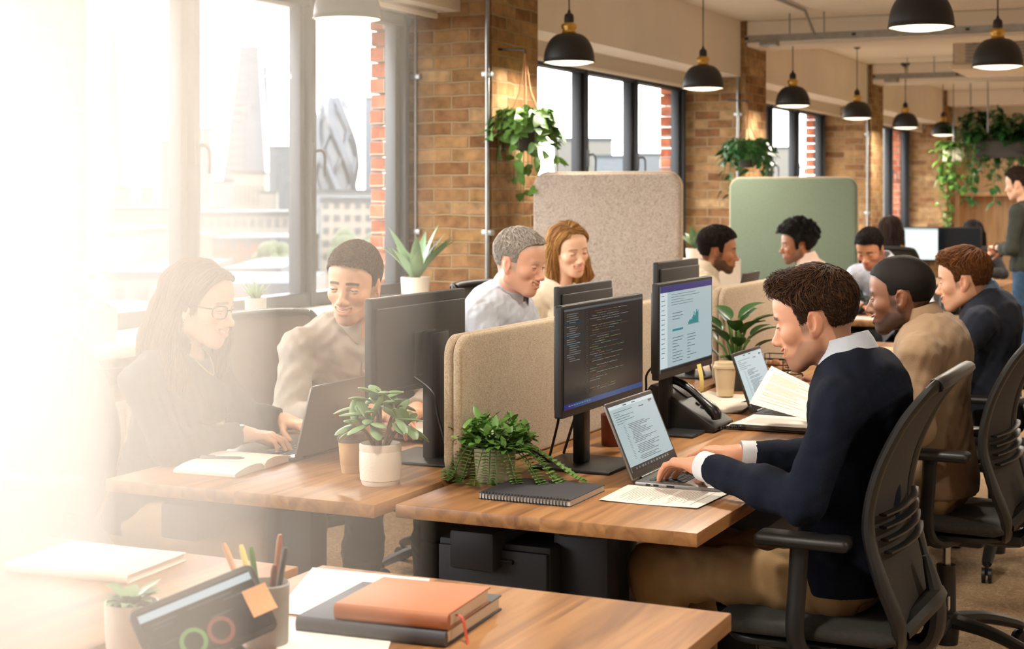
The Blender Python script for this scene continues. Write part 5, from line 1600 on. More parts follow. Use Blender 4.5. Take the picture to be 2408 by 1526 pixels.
mat('cloth_white', '#dcd6cc', .9, var=.04, vscale=40, bump=.25, bscale=400)
mat('cloth_cream', '#dccfb9', .9, var=.05, vscale=40, bump=.25, bscale=400)
mat('cloth_pink', '#ddc3b4', .9, var=.04, vscale=40, bump=.2, bscale=400)
mat('cloth_mustard', '#a47a34', .9, var=.06, vscale=40, bump=.25, bscale=400)
mat('cloth_green', '#2e3129', .92, var=.1, vscale=40, bump=.3, bscale=300)
mat('cloth_khaki', '#93754f', .9, var=.07, vscale=30, bump=.25, bscale=350)
mat('cloth_denim', '#2e4a66', .9, var=.1, vscale=40, bump=.25, bscale=350)
mat('cloth_dark', '#2a2a2e', .9, var=.1, vscale=40, bump=.25, bscale=350)
mat('cloth_denimshirt', '#5d7388', .9, var=.08, vscale=40, bump=.25, bscale=350)
mat('shoe_brown', '#4a3226', .5)
mat('glasses_black', '#1c1a1c', .25)
mat('lens', '#ffffff', .02, trans=1.0)
def L3(h): return np.array(lin(h)[:3], dtype=np.float32)
def sm(a, b, x): t = np.clip((x-a)/(b-a), 0, 1); return t*t*(3-2*t)

def head_field(c, nb, h):
    """c: face settings; nb: neck base in head coordinates"""
    fem = c.get('fem', 0); smile = c.get('smile', 1.0); W = 1-.05*fem
    F = Field((-.16, -.125, min(-.20, nb[2]-.05)), (.145, .125, .145), h)
    F.ell((-.012, 0, .034), (.098, .076*W, .087))
    F.ell((.034, 0, .045), (.052, .060*W, .056), .03)
    F.ell((.030, 0, -.022), (.058, .058*W, .072), .03)
    jw = 1-.13*fem
    for s in (-1, 1):
        F.cone((-.008, s*.057*W, -.01), (-.004, s*.050*jw, -.057), .018, .018, .025)
        F.cone((-.004, s*.047*jw, -.057), (.056, s*.020, -.094), .021, .016, .03)
        F.cone((.072, s*.036, .021), (.080, s*.008, .021), .0105-.003*fem, .009-.002*fem, .014)
        F.ell((.056, s*.041*W, -.024+.003*smile), (.023, .021, .020), .02)
    F.ell((.068, 0, -.097), (.020-.002*fem, .023-.004*fem, .018), .02)
    F.ell((.068, 0, -.062), (.0245, .030, .027), .02)
    for s in (-1, 1): F.ell((.099, s*.0325, .001), (.020, .0185, .0125), .010, 'sub')
    nl = 1-.1*fem
    F.cone((.081, 0, .013), (.101*nl+.0095*fem, 0, -.029), .0075, .0105*nl, .012)
    F.ell((.104*nl+.0098*fem, 0, -.034), (.0125, .0125*nl, .0105), .008)
    for s in (-1, 1):
        F.ell((.094, s*.0128*nl, -.038), (.0115, .0075, .0082), .006)
        F.ell((.1005, s*.0065, -.0458), (.005, .0035, .004), .003, 'sub')
    # eyelids
    up, lo_ = c.get('lid', (7, 9))
    for s in (-1, 1):
        a = math.radians(up); F.ell((.0745, s*.0325, .001), (.0136, .0145, .0136), .002, cut=((-math.sin(a), 0, math.cos(a)), 0))
        a = math.radians(lo_); F.ell((.0745, s*.0325, .001), (.0134, .0142, .0134), .002, cut=((-math.sin(a), 0, -math.cos(a)), 0))
    # lips and mouth
    up_ = .0065*smile; wd = .024+.0055*smile
    for s in (-1, 1):
        F.cone((.080, s*wd, -.0575+up_), (.0908, s*.010, -.0565+.001*smile), .0032, .0048, .006)
        F.cone((.0908, s*.010, -.0565+.001*smile), (.0928, 0, -.0568), .0048, .0046, .005)
        F.cone((.080, s*wd*.95, -.060+up_), (.0895, s*.010, -.0690-.002*smile), .0032, .0058, .006)
        F.cone((.0895, s*.010, -.0690-.002*smile), (.0910, 0, -.0702-.002*smile), .0058, .0060, .005)
    if smile > .4:
        F.cone((.0920, -.010, -.0632), (.0920, .010, -.0632), .0056*smile, .0056*smile, .0015, 'sub')
        for s in (-1, 1): F.cone((.0920, s*.010, -.0632), (.0842, s*wd*.90, -.0585+up_*.8), .0056*smile, .0030, .0015, 'sub')
    else:
        for s in (-1, 1): F.cone((.100, 0, -.0632), (.090, s*wd*.9, -.0595+up_*.8), .0016, .001, .002, 'sub')
    # ears
    for s in (-1, 1):
        R = Matrix.Rotation(s*.32, 3, 'Z') @ Matrix.Rotation(-.12, 3, 'Y')
        F.ell((-.012, s*.0775*W, -.004), (.0185, .0065, .031), .006, R=R)
        F.ell((-.0045, s*.0855*W, -.003), (.0100, .0075, .020), .003, 'sub', R=R); F.ell((-.012, s*.086*W, .014), (.010, .0045, .008), .003, 'sub', R=R)
        F.ell((-.004, s*.0755*W, -.031), (.009, .006, .010), .006)
        F.ell((.002, s*.0745*W, -.008), (.005, .006, .008), .004)
    # neck
    nr = .051-.008*fem
    F.cone((-.026, 0, -.045), (nb[0], nb[1], nb[2]), nr-.004, nr+.004, .028)
    return F
def face_tint(P, c, base, hairc):
    fem = c.get('fem', 0); x, y, z = P[:, 0], P[:, 1], P[:, 2]; ay = np.abs(y)
    col = np.tile(base, (len(P), 1)).astype(np.float32)
    def mixc(m, k): col[:] = col*(1-m[:, None])+k*m[:, None]
    red = base*np.array([1.06, .80, .76])
    mixc(.5*np.exp(-(((x-.06)/.03)**2+((ay-.045)/.018)**2+((z+.024)/.02)**2)), red)
    mixc(.45*np.exp(-(((x-.11)/.015)**2+(y/.016)**2+((z+.036)/.014)**2)), red)
    mixc(.55*(sm(.070, .078, ay)*sm(-.045, -.02, x)*sm(.03, .01, x)), red)
    # lips
    sml = c.get('smile', 1); lipz = -.0632+.2*0; wd = .026+.0045*sml
    zz = z-(-.0632+.0065*sml*(ay/wd)**2)
    m = sm(wd, wd-.004, ay)*sm(.0125, .0095, np.abs(zz)*(1+.35*(ay/wd)**2))*sm(.076, .082, x)
    lip = base*np.array(c.get('lip', (.88, .60, .56)))
    mixc(.8*m, lip)
    # eyebrows
    bz = .0205+.0045*np.cos((ay-.026)/.022*1.3)
    m = sm(.0058, .0030, np.abs(z-bz))*sm(.009, .013, ay)*sm(.053, .046, ay)*sm(.055, .065, x)
    mixc(c.get('brow', .95)*m, hairc)
    # lash line
    # beard
    bd = c.get('beard', 0)
    if bd:
        hl = -.034-.030*sm(.03, .07, x)
        m = sm(0, -.014, z-hl)*sm(-.03, -.012, x)*sm(-.135, -.112, z)
        mo = sm(.030, .026, ay)*sm(-.044, -.048, z)*sm(-.060, -.057, z)*sm(.075, .085, x)
        side = sm(.030, .036, ay+.004)*sm(-.02, -.0, x)*sm(.035, .015, x)*sm(.02, -.03, z)*sm(-.12, -.1, z)
        lipm = sm(wd, wd-.004, ay)*sm(.0135, .011, np.abs(zz))*sm(.080, .086, x)
        m = np.clip(np.maximum(np.maximum(m, mo), side*.8)-lipm, 0, 1)*(1-sm(.062, .068, ay)*sm(.0, -.02, x-.01)*0)
        mixc(bd*m, hairc*.9+base*.1)
    # scalp under the hair
    if c.get('hair') != 'none':
        zl = np.interp(x, [-.14, -.05, -.038, .0, .008, .025, .031, .05, .066, .10], [-.062, -.068, .022, .028, -.026, -.024, .046, .063, .074, .084])
        m = sm(-.014, .010, z-zl)*(1-sm(.072, .078, ay)*sm(-.04, -.03, x)*sm(.01, .0, x)*sm(.03, .02, z))
        mixc(.5*m, hairc)
    return col
HAIRLINE = ([-.14, -.05, -.038, .0, .008, .025, .031, .05, .066, .10], [-.062, -.068, .022, .028, -.026, -.024, .046, .063, .074, .084])
def make_hair(c, h, seed):
    """short styles; returns P, Q, tint in head coordinates"""
    st = c['hair']; rg = np.random.RandomState(seed); W = 1-.05*c.get('fem', 0)
    top, side, front = c.get('vol', (.022, .008, .018))
    F = Field((-.19, -.16, -.17), (.17, .16, .22), h)
    F.ell((-.012, 0, .036+top*.45), (.098+side*.9, .0765*W+side, .087+top*.55))
    F.ell((.030, 0, .052+top*.5), (.056+front*.75, .058*W+side*.8, .054+top*.5), .025)
    if st == 'quiff': F.ell((.052, .004, .096+top*.4), (.036, .046, .022), .02)
    if st == 'curly':
        for i in range(150):
            d = rg.normal(size=3); d /= np.linalg.norm(d)
            if d[2] < -.25: continue
            F.ell((-.012+d[0]*(.098+side*.8), d[1]*(.0765+side*.9), .040+top*.4+d[2]*(.088+top*.5)), (.016,)*3, .008)
    X, Y, Z = F.ax[0][:, None, None], F.ax[1][None, :, None], F.ax[2][None, None, :]
    hx, hz = HAIRLINE
    rec = c.get('recede', 0)
    zl = np.interp(F.ax[0]-0*rec, hx, np.array(hz)+rec*np.array([0, 0, 0, 0, 0, 0, .3, .5, .5, .5]))[:, None, None]
    if st == 'quiff': zl = zl-.0*X
    F.F = np.maximum(F.F, ((zl-Z)*.75+0*Y).astype(np.float32))
    # around the ears
    P, Q = F.mesh(); N = vnormals(P, Q)
    F.F = F.F
    tint0 = L3(c['haircol'])
    nl = c.get('locks', 900)
    if nl:
        crown = np.array([-.065, .012, .12]); ll = c.get('len', .03)
        def flow(p):
            d = p-crown; d[:, 2] *= .6; d /= (np.linalg.norm(d, axis=1, keepdims=True)+1e-9)
            sd = (sm(.085, .05, p[:, 2])*sm(.045, .065, np.abs(p[:, 1])))[:, None]
            d = d*(1-sd)+np.array([-.35, 0, -.8])*sd
            if st == 'quiff':
                fr = (sm(-.01, .06, p[:, 0])*sm(.07, .10, p[:, 2]))[:, None]
                d = d*(1-fr)+np.array([.55, .55, .25])*fr
            return d
        low = lambda p: sm(.02, .08, p[:, 2])
        Lf = (lambda p: ll*(.22+.78*low(p))); rf = (lambda p: c.get('lockr', .002)*(.6+.4*low(p)))
        fr_ = lambda p: sm(-.02, .06, p[:, 0])*sm(.07, .1, p[:, 2])
        lf = (lambda p: c.get('lift', .003)*(.15+.85*low(p))*(1+(1.2*fr_(p) if st == 'quiff' else 0)))
        SP, SQ, mm, ns = strands(P, Q, nl, flow, Lf, rf, 5, rg, lift=lf, jit=c.get('jit', .25), curl=c.get('curl', .1), pick=lambda p, n: (n[:, 2] > -.7)*1.0)
        tt = np.repeat(rg.uniform(.65, 1.45, ns), mm)[:, None]*tint0
        if 'hair2' in c:
            k = np.repeat(rg.random(ns) < .35, mm); tt[k] = L3(c['hair2'])*np.repeat(rg.uniform(.7, 1.2, ns), mm)[k][:, None]
        Q = np.concatenate([Q, SQ+len(P)]); T = np.concatenate([np.tile(tint0*.75, (len(P), 1)), tt]); P = np.concatenate([P, SP])
    else: T = np.tile(tint0, (len(P), 1))
    return P, Q, T
def make_long_hair(c, h, seed):
    rg = np.random.RandomState(seed)
    F = Field((-.24, -.19, -.50), (.20, .19, .16), h)
    F.ell((-.014, 0, .042), (.106, .086, .092))
    F.ell((.030, 0, .050), (.054, .070, .060), .02)
    F.F = np.maximum(F.F, ((np.interp(F.ax[0], [-.2, -.02, .015, .035, .058, .078, .12], [-.3, -.3, -.05, .035, .078, .096, .11])[:, None, None]-F.ax[2][None, None, :])*.7).astype(np.float32))
    # clear the face below the parting
    for a, b, ra, rb in c['vols']: F.cone(a, b, ra, rb, .022)
    if c.get('wave', 0): F.wrinkle(c['wave'], .07, seed)
    P, Q = F.mesh()
    tint0 = L3(c['haircol']); part = np.array([-.02, c.get('part', .02), .14])
    def flow(p):
        tp = sm(-.03, .09, p[:, 2])[:, None]
        rad = p-part; rad[:, 0] = rad[:, 0]*.12-.028; rad /= (np.linalg.norm(rad, axis=1, keepdims=True)+1e-9)
        dn = np.zeros_like(p); dn[:, 2] = -1; dn[:, 0] = -.18*sm(-.12, -.02, p[:, 2])
        return rad*tp+dn*(1-tp)
    SP, SQ, mm, ns = strands(P, Q, c.get('locks', 1500), flow, .10, c.get('lockr', .002), 8, rg, off=.0004, lift=.002, jit=.06)
    tt = np.repeat(rg.uniform(.65, 1.4, ns), mm)[:, None]*tint0
    if 'hair2' in c:
        k = np.repeat(rg.random(ns) < .3, mm); tt[k] = L3(c['hair2'])
    T = np.concatenate([np.tile(tint0*.85, (len(P), 1)), tt])
    return np.concatenate([P, SP]), np.concatenate([Q, SQ+len(P)]), T

def hand_field(w, fore, d, palm, thumb, curl, h, sc=1.0, spread=.0):
    """w wrist, fore forearm direction, d finger direction, palm facing, thumb side"""
    w, fore, d = Vector(w), Vector(fore).normalized(), Vector(d).normalized()
    palm = Vector(palm); palm = (palm-d*palm.dot(d)).normalized(); th = d.cross(palm).normalized()
    if th.dot(Vector(thumb)) < 0: th = -th
    pr = []
    fl = [('i', .028, .090, (.042, .025, .019), .0088), ('m', .0095, .094, (.046, .029, .020), .0090), ('r', -.0095, .090, (.043, .027, .019), .0085), ('p', -.027, .082, (.034, .021, .017), .0075)]
    for q, (nm, off, mc, ls, r) in enumerate(fl):
        m0 = w+th*off*.62*sc+d*.012*sc; m1 = w+d*mc*sc+th*off*sc-palm*.004*sc
        pr.append((m0, m1, .0145*sc, .0112*sc, .012)); p = m1; ang = 0
        dirv = (d+th*(off*spread*4)).normalized()
        for i, l in enumerate(ls):
            ang += math.radians(curl[i]*(1+.12*q)); v = dirv*math.cos(ang)+palm*math.sin(ang); e = p+v*l*sc
            pr.append((p, e, r*sc*(1-.09*i), r*sc*(1-.09*(i+1)), .003 if i else .006)); p = e
    p = w+d*.022*sc+th*.022*sc+palm*.008*sc; v = (d*.70+th*.62+palm*.30).normalized()
    pr.append((w+d*.01*sc+th*.012*sc+palm*.004, p+v*.012, .015*sc, .0135*sc, .010))
    for l, r, dv in ((.036, .0122, 0), (.030, .0105, .35), (.024, .0092, .35)):
        v = (v+d*dv-th*dv*.5+palm*dv*.25).normalized(); e = p+v*l*sc
        pr.append((p, e, r*sc, r*sc*.88, .005)); p = e
    pr.append((w-fore*.09, w-fore*.0, .030*sc, .0235*sc, .012)); pr.append((w-fore*.0, w+d*.03*sc, .0235*sc, .021*sc, .014))
    lo = np.min([np.minimum(V3(a), V3(b))-.05 for a, b, *_ in pr], 0); hi = np.max([np.maximum(V3(a), V3(b))+.05 for a, b, *_ in pr], 0)
    F = Field(lo, hi, h)
    for a, b, ra, rb, k in pr: F.cone(a, b, ra, rb, k)
    return F
def collar(t, m, nb, ax, fwd, r, hgt=.036, gap=.30, point=.055, flare=.020, name='collar'):
    """folded shirt collar around the neck, open in front"""
    nb, ax = Vector(nb), Vector(ax).normalized(); f = Vector(fwd); f = (f-ax*f.dot(ax)).normalized(); s = ax.cross(f)
    n = 40; rings = [[] for _ in range(6)]
    for i in range(n+1):
        a = gap+(2*PI-2*gap)*i/n; u = min(i, n-i)/n*2          # 0 at the front ends
        c, q = math.cos(a), math.sin(a); e = f*c*1.0+s*q
        front = math.exp(-(u/.18)**2)
        h0 = hgt*(1-.40*front)
        drop = -.006-point*front*.75-.006
        pts = [(r, -.012), (r*.985, h0*.8), (r*1.0, h0), (r+.006, h0+.001), (r+flare*.7, h0*.45), (r+flare+.012*front, drop)]
        for k, (rr, hh) in enumerate(pts): rings[k].append(nb+e*rr+ax*hh)
    b = MB(); b.loft(rings, closed=False)
    inner = [[p+((nb-p)-ax*((nb-p).dot(ax))).normalized()*(-.0025 if k < 3 else .0025) for p in rg_] for k, rg_ in enumerate(rings)]
    b.loft(inner[::-1], closed=False)
    return b.build(name, m, t, ang=70)
TPL = dict(pelvis=(0, 0, .575), chest=(.02, 0, .93), neck=(.05, 0, 1.06), shL=(.03, .19, 1.0), shR=(.03, -.19, 1.0),
           elL=(.14, .25, .77), elR=(.14, -.25, .77), wrL=(.36, .13, .79), wrR=(.36, -.13, .79),
           hipL=(.0, .085, .55), hipR=(.0, -.085, .55), knL=(.44, .12, .55), knR=(.44, -.12, .55), anL=(.40, .13, .09), anR=(.40, -.13, .09),
           head=(.09, 0, 1.18))
def person(label, loc, yaw, pose, c, seed, detail=1):
    """c holds colours and face settings; pose overrides joints in the body's own frame (x forward, y left)"""
    t = thing('person', label, 'person', (loc[0], loc[1], 0), yaw)
    J = dict(TPL); J.update(pose); J = {k: Vector(v) for k, v in J.items()}
    B = c.get('build', 1.0); fem = c.get('fem', 0); hs = c.get('hs', 1.0)
    base, hairc = L3(c['skin']), L3(c['haircol'])
    hy, hp, hr = [math.radians(v) for v in c.get('look', (0, 10, 0))]
    HM = Matrix.Translation(J['head']) @ (Matrix.Rotation(hy, 4, 'Z') @ Matrix.Rotation(hp, 4, 'Y') @ Matrix.Rotation(hr, 4, 'X')) @ Matrix.Scale(hs, 4)
    HMn = np.array(HM, dtype=np.float64)
    def toworld(P): return P @ HMn[:3, :3].T+HMn[:3, 3]
    nb = HM.inverted() @ (J['neck']+Vector((0, 0, -.035)))
    hh = (.0023, .0030, .0048)[detail-1]
    F = head_field(c, nb, hh); P, Q = F.mesh(); col = face_tint(P, c, base, hairc)
    PS, QS, CS_ = [toworld(P)], [Q], [col]; n = len(P)
    # inner body below the clothes
    Z = (J['neck']-J['pelvis']).normalized(); fx = Vector((1, 0, 0)); yv = Z.cross(fx).normalized(); xv = yv.cross(Z)
    R = [[xv[i], yv[i], Z[i]] for i in range(3)]
    sw = (J['shL']-J['shR']).length/2
    def torso(F, o, k=.05):
        P_, Cc = J['pelvis'], J['chest']; fw = sw/.19
        F.ell(P_, (.122*B+o, .172*B+o, .125+o), k)
        F.ell(P_.lerp(Cc, .42)+Vector((.0, 0, 0)), (.108*B+o, .142*B*(1-.08*fem)+o, .17+o), k, R=R)
        F.ell(Cc, (.108*B+o, .158*B*fw+o, .165+o), k, R=R)
        F.ell(Cc+Z*.07-xv*.012, (.098*B+o, .15*B*fw+o, .10+o), k, R=R)
        if fem:
            for s in (-1, 1): F.ell(Cc+xv*.085+yv*s*.065-Z*.01, (.055+o, .06+o, .06+o), .03, R=R)
        for s in ('L', 'R'):
            F.cone(J['neck']-Z*.050-xv*.01, J['sh'+s]-Z*.006, .052*B+o, .043*B+o, k)
    def arm(F, s, o, k=.025):
        F.cone(J['sh'+s]-Z*.008, J['el'+s], (.047*B+o), (.039*B+o), .045)
        m = J['el'+s].lerp(J['wr'+s], .35); F.cone(J['el'+s], m, .041*B+o, .040*B+o, k); F.cone(m, J['wr'+s], .040*B+o, .027+o, k)
    def leg(F, s, o):
        F.cone(J['hip'+s], J['kn'+s], .074*B+o, .059*B+o, .04)
        m = J['kn'+s].lerp(J['an'+s], .35); F.cone(J['kn'+s], m, .056*B+o, .054*B+o, .03); F.cone(m, J['an'+s], .054*B+o, .036+o, .03)
    allp = np.array([V3(J[k]) for k in J if k != 'head'])
    def box_of(keys, pad): 
        a = np.array([V3(J[k]) for k in keys]); return a.min(0)-pad, a.max(0)+pad
    lo, hi = box_of([k for k in J if k not in ('head',)], .16)
    Fb = Field(lo, hi, .013); torso(Fb, -.014)
    for s in 'LR': arm(Fb, s, -.013); leg(Fb, s, -.012)
    Pb, Qb = Fb.mesh(); PS.append(Pb); QS.append(Qb+n); CS_.append(np.tile(base, (len(Pb), 1))); n += len(Pb)
    hb = c.get('hands', {})
    for s in 'LR':
        if s in c.get('nohands', ''): continue
        fore = (J['wr'+s]-J['el'+s]).normalized(); H = hb.get(s, {})
        d = Vector(H.get('d', fore)); palm = H.get('palm', (0, 0, -1)); thumb = H.get('thumb', (0, -1 if s == 'L' else 1, 0))
        Fh = hand_field(J['wr'+s], fore, d, palm, thumb, H.get('curl', (18, 38, 22)), (.0021, .003, .005)[detail-1], H.get('sc', 1-.1*fem), H.get('spread', .0))
        Ph, Qh = Fh.mesh(); PS.append(Ph); QS.append(Qh+n); n += len(Ph)
        tips = np.tile(base*np.array([1.02, .95, .93]), (len(Ph), 1)); CS_.append(tips)
    np_object('body', np.concatenate(PS), np.concatenate(QS), 'skin', t, np.concatenate(CS_))
    # eyes, teeth
    gz = Vector(c.get('gaze', (1, 0, -.15))).normalized()
    if detail < 3:
        for s in (-1, 1):
            b = MB(); b.sphere((0, 0, 0), .0122, 24, 16); Pe = np.array([tuple(v) for v in b.v])
            ang = np.arccos(np.clip((Pe @ np.array(gz))/.0122, -1, 1))
            ce = np.tile(L3('#ddd4ca'), (len(Pe), 1)); ce[ang < .52] = L3(c.get('iris', '#4a3a2a')); ce[ang < .22] = L3('#0a0808')
            me = MB(HM @ Matrix.Translation((.0745, s*.0325, .001))); me.v = [HM @ (Vector(p)+Vector((.0745, s*.0325, .001))) for p in b.v]; me.f = b.f; me.mi = [0]*len(b.f)
            o = me.build('eye', 'eyeball', t); a = o.data.color_attributes.new('tint', 'FLOAT_COLOR', 'POINT')
            c4 = np.ones((len(Pe), 4), dtype=np.float32); c4[:, :3] = ce; a.data.foreach_set('color', c4.ravel())
        b = MB(HM); a = math.radians(c.get('lid', (7, 9))[0])
        for s in (-1, 1):
            b.tube([(.0745+.0146*math.cos(q)*math.cos(a), s*.0325+.0150*math.sin(q), .001+.0146*math.cos(q)*math.sin(a)+.0004) for q in [-1.15+2.3*i/14 for i in range(15)]], [.0004]+[.0010]*13+[.0004], 6)
        b.build('eyelashes', 'lash', t)
        if c.get('smile', 1) > .4:
            b = MB(HM)
            rings = [[(.0908-11*y*y-.001*k_, y, z+.06*abs(y)) for y in [(-.022+.044*i/16) for i in range(17)]] for k_, z in ((0, -.0560), (0, -.0600), (0, -.0650), (1, -.0665))]
            b.loft(rings, closed=False); b.build('teeth', 'teeth', t)
    # hair
    if c.get('hair') == 'long': Ph, Qh, T = make_long_hair(c, (.0045, .005, .008)[detail-1], seed)
    else: Ph, Qh, T = make_hair(c, (.003, .004, .006)[detail-1], seed)
    np_object('hair', toworld(Ph), Qh, 'hair', t, T)
    # clothes
    hc = (.0055, .0075, .010)[detail-1]
    lo, hi = box_of(['pelvis', 'chest', 'neck', 'shL', 'shR', 'elL', 'elR', 'wrL', 'wrR'], .15); lo[2] = min(lo[2], J['pelvis'].z-.14)
    o = c.get('ease', .008); Ft = Field(lo, hi, hc); torso(Ft, o)
    for s in 'LR': arm(Ft, s, o+.001)
    Ft.wrinkle(c.get('fold', .0020), .05, seed)
    Ft.ell(J['neck']+Z*c.get('holez', .050)+xv*.012, c.get('hole', (.064, .062, .088)), .006, 'sub', R=R)
    for s in 'LR':
        if s in c.get('shortsleeve', ''): continue
        fore = (J['wr'+s]-J['el'+s]).normalized(); Ft.plane(J['wr'+s]-fore*c.get('cuffback', .012), fore, .09)
    hem = J['pelvis'].z-.04
    Ft.F = np.maximum(Ft.F, (hem-Ft.ax[2])[None, None, :]+0*Ft.F)
    P, Q = Ft.mesh(); topo = np_object(c.get('topname', 'shirt'), P, Q, c['top'], t)
    lo, hi = box_of(['pelvis', 'hipL', 'hipR', 'knL', 'knR', 'anL', 'anR'], .15); Fp = Field(lo, hi, hc+.002)
    Fp.ell(J['pelvis'], (.108*B, .152*B, .105), .0)
    for s in 'LR': leg(Fp, s, .004)
    Fp.wrinkle(.004, .09, seed+5)
    Fp.F = np.maximum(Fp.F, (Fp.ax[2]-(J['pelvis'].z+.07))[None, None, :]+0*Fp.F)
    for s in 'LR':
        sh = (J['an'+s]-J['kn'+s]).normalized(); Fp.plane(J['an'+s]-sh*.01, sh, .09)
    P, Q = Fp.mesh(); np_object('trousers', P, Q, c.get('bottom', 'cloth_dark'), t)
    for s in 'LR':
        a = J['an'+s]; td = Vector(c.get('toe', (1, 0, 0))).normalized()
        Fs = Field(V3(a)-np.array([.2, .2, .12]), V3(a)+np.array([.26, .2, .06]), .007)
        Fs.cone(a-td*.04+Vector((0, 0, -.045)), a+td*.13+Vector((0, 0, -.06)), .042, .036, .01); Fs.cone(a+Vector((0, 0, .0)), a+Vector((0, 0, -.05)), .042, .045, .03)
        Fs.plane((a.x, a.y, a.z-.088), (0, 0, -1)); P, Q = Fs.mesh(); np_object('shoe', P, Q, c.get('shoe', 'shoe_brown'), t)
    if 'collar' in c:
        ax = (J['head']-J['neck']); ax = (ax*.5+Z*.08).normalized()
        collar(t, c['collar'], J['neck']+Z*c.get('cz', .034), ax, c.get('cfwd', xv), c.get('cr', .056), c.get('ch', .040), c.get('gap', .28), c.get('cpoint', .055))
    if 'cuff' in c:
        for s in 'LR':
            fore = (J['wr'+s]-J['el'+s]).normalized(); w_ = J['wr'+s]
            MB().tube([w_-fore*.035, w_-fore*.002, w_+fore*.003, w_+fore*.003, w_-fore*.02], [.037, .0365, .0355, .033, .032], 24, cap=False).build('cuff', c['cuff'], t)
    if 'placket' in c:
        from mathutils.bvhtree import BVHTree
        bv = BVHTree.FromPolygons([v.co.copy() for v in topo.data.vertices], [tuple(p.vertices) for p in topo.data.polygons])
        pts = []
        for i in range(14):
            q = J['neck'].lerp(J['pelvis'], .17+.70*i/13); hit = bv.ray_cast(q+xv*.5, -xv)
            if hit[0]: pts.append(hit[0]+xv*.001)
        if len(pts) > 3:
            MB().tube(spline(pts, 3), .011, 6, flat=.18, up=tuple(xv)).build('placket', c['top'] if c['placket'] is True else c['placket'], t)
            for p in pts[1::2]:
                MB(frame(p+xv*.0022, yv, Z, xv)).lathe([(0, .0016), (.0045, .0016), (.0052, 0)], n=12).build('button', 'pot_white', t)
    t['hm'] = 0; del t['hm']
    return t, J, HM, (xv, yv, Z)
def glasses(t, HM, m='glasses_black', sx=1.0):
    root = MB(HM); xr = .0935
    for s in (-1, 1):
        pl = []
        for i in range(28):
            a = 2*PI*i/28; cx, cz = math.cos(a), math.sin(a)
            y = s*.034+.0235*math.copysign(abs(cx)**.75, cx); z = -.003+.0195*math.copysign(abs(cz)**.8, cz)+(.001 if z_ else 0) if (z_ := 0) else -.003+.0195*math.copysign(abs(cz)**.8, cz)
            pl.append((xr-9*(y*y)*.8, y, z))
        root.tube(pl+[pl[0]], .0019, 8, cap=False)
        root.tube(spline([(xr-9*.8*.058**2, s*.058, .006), (.060, s*.074, .007), (.010, s*.081, .007), (-.018, s*.081, .004), (-.03, s*.079, -.012)], 5), .0019, 6)
    root.tube(spline([(xr-.001, -.0115, .001), (xr+.004, 0, .004), (xr-.001, .0115, .001)], 4), .0019, 6)
    o = root.build('glasses', m, t)
    for s in (-1, 1):
        g = MB(HM)
        pl = [(xr-9*.8*(s*.034+.022*math.cos(a))**2, s*.034+.022*math.cos(a), -.003+.018*math.sin(a)) for a in [2*PI*i/24 for i in range(24)]]
        g.loft([pl, [(p[0]-.001, p[1], p[2]) for p in pl]]); g.build('lens', 'window_glass', o, smooth=False)
# ---------------------------------------------------------------- the people
mat('cloth_stripe', '#d3d5da', .85, var=.05, vscale=30)
# man in the navy sweater, nearest on the right
person('person in navy sweater and khaki trousers typing on the nearest open laptop', (-.875, 3.765), PI,
    dict(chest=(-.03, 0, .93), neck=(-.004, 0, 1.060), head=(.075, 0, 1.168), shL=(-.03, .185, .99), shR=(-.03, -.185, .99),
         elL=(.035, .262, .775), elR=(.055, -.25, .79), wrL=(.322, .112, .812), wrR=(.295, -.118, .806), knL=(.45, .105, .545), anL=(.36, .12, .09)),
    dict(skin='#d39b7b', haircol='#38261a', hair='quiff', vol=(.012, .008, .006), locks=3600, len=.040, lockr=.0017, lift=.006, jit=.35,  curl=.25, hair2='#5a3d28', beard=.50, smile=1.0,
         look=(5, 14, 0), lid=(-2, 8), gaze=(1, 0, -.5), top='cloth_navy', topname='sweater', bottom='cloth_khaki', collar='cloth_paleblue', cr=.056, ch=.036, gap=.22, cpoint=.05, cuff='cloth_stripe', cuffback=.03,
         hands=dict(L=dict(d=(.165, -.11, -.025), curl=(12, 26, 14), palm=(0, .28, -1), spread=.9), R=dict(d=(.17, -.01, .0), curl=(24, 36, 20)))), 101, 1)
# man in the tan cardigan
person('person in tan cardigan holding up a printed sheet behind the navy sweater', (-.885, 5.05), PI,
    dict(chest=(.01, 0, .92), neck=(.045, 0, 1.045), head=(.110, .01, 1.146), shL=(.02, .195, .985), shR=(.03, -.195, .985), elL=(.01, .262, .765), wrL=(.235, .275, .845), elR=(.10, -.25, .79), wrR=(.34, -.12, .80)),
    dict(skin='#7a5038', haircol='#120d0b', hair='short', vol=(.010, .004, .004), locks=0, beard=.85, smile=1.0, lip=(1.0, .72, .68),
         look=(4, 6, 0), lid=(4, 8), top='cloth_tan', topname='cardigan', bottom='cloth_khaki', collar='cloth_tan', cr=.056, ch=.038, gap=.35, cpoint=.06, placket='cloth_white',
         hands=dict(L=dict(d=(.9, .1, .25), palm=(.1, -1, -.2), thumb=(0, 0, 1), curl=(35, 40, 20)))), 102, 1)
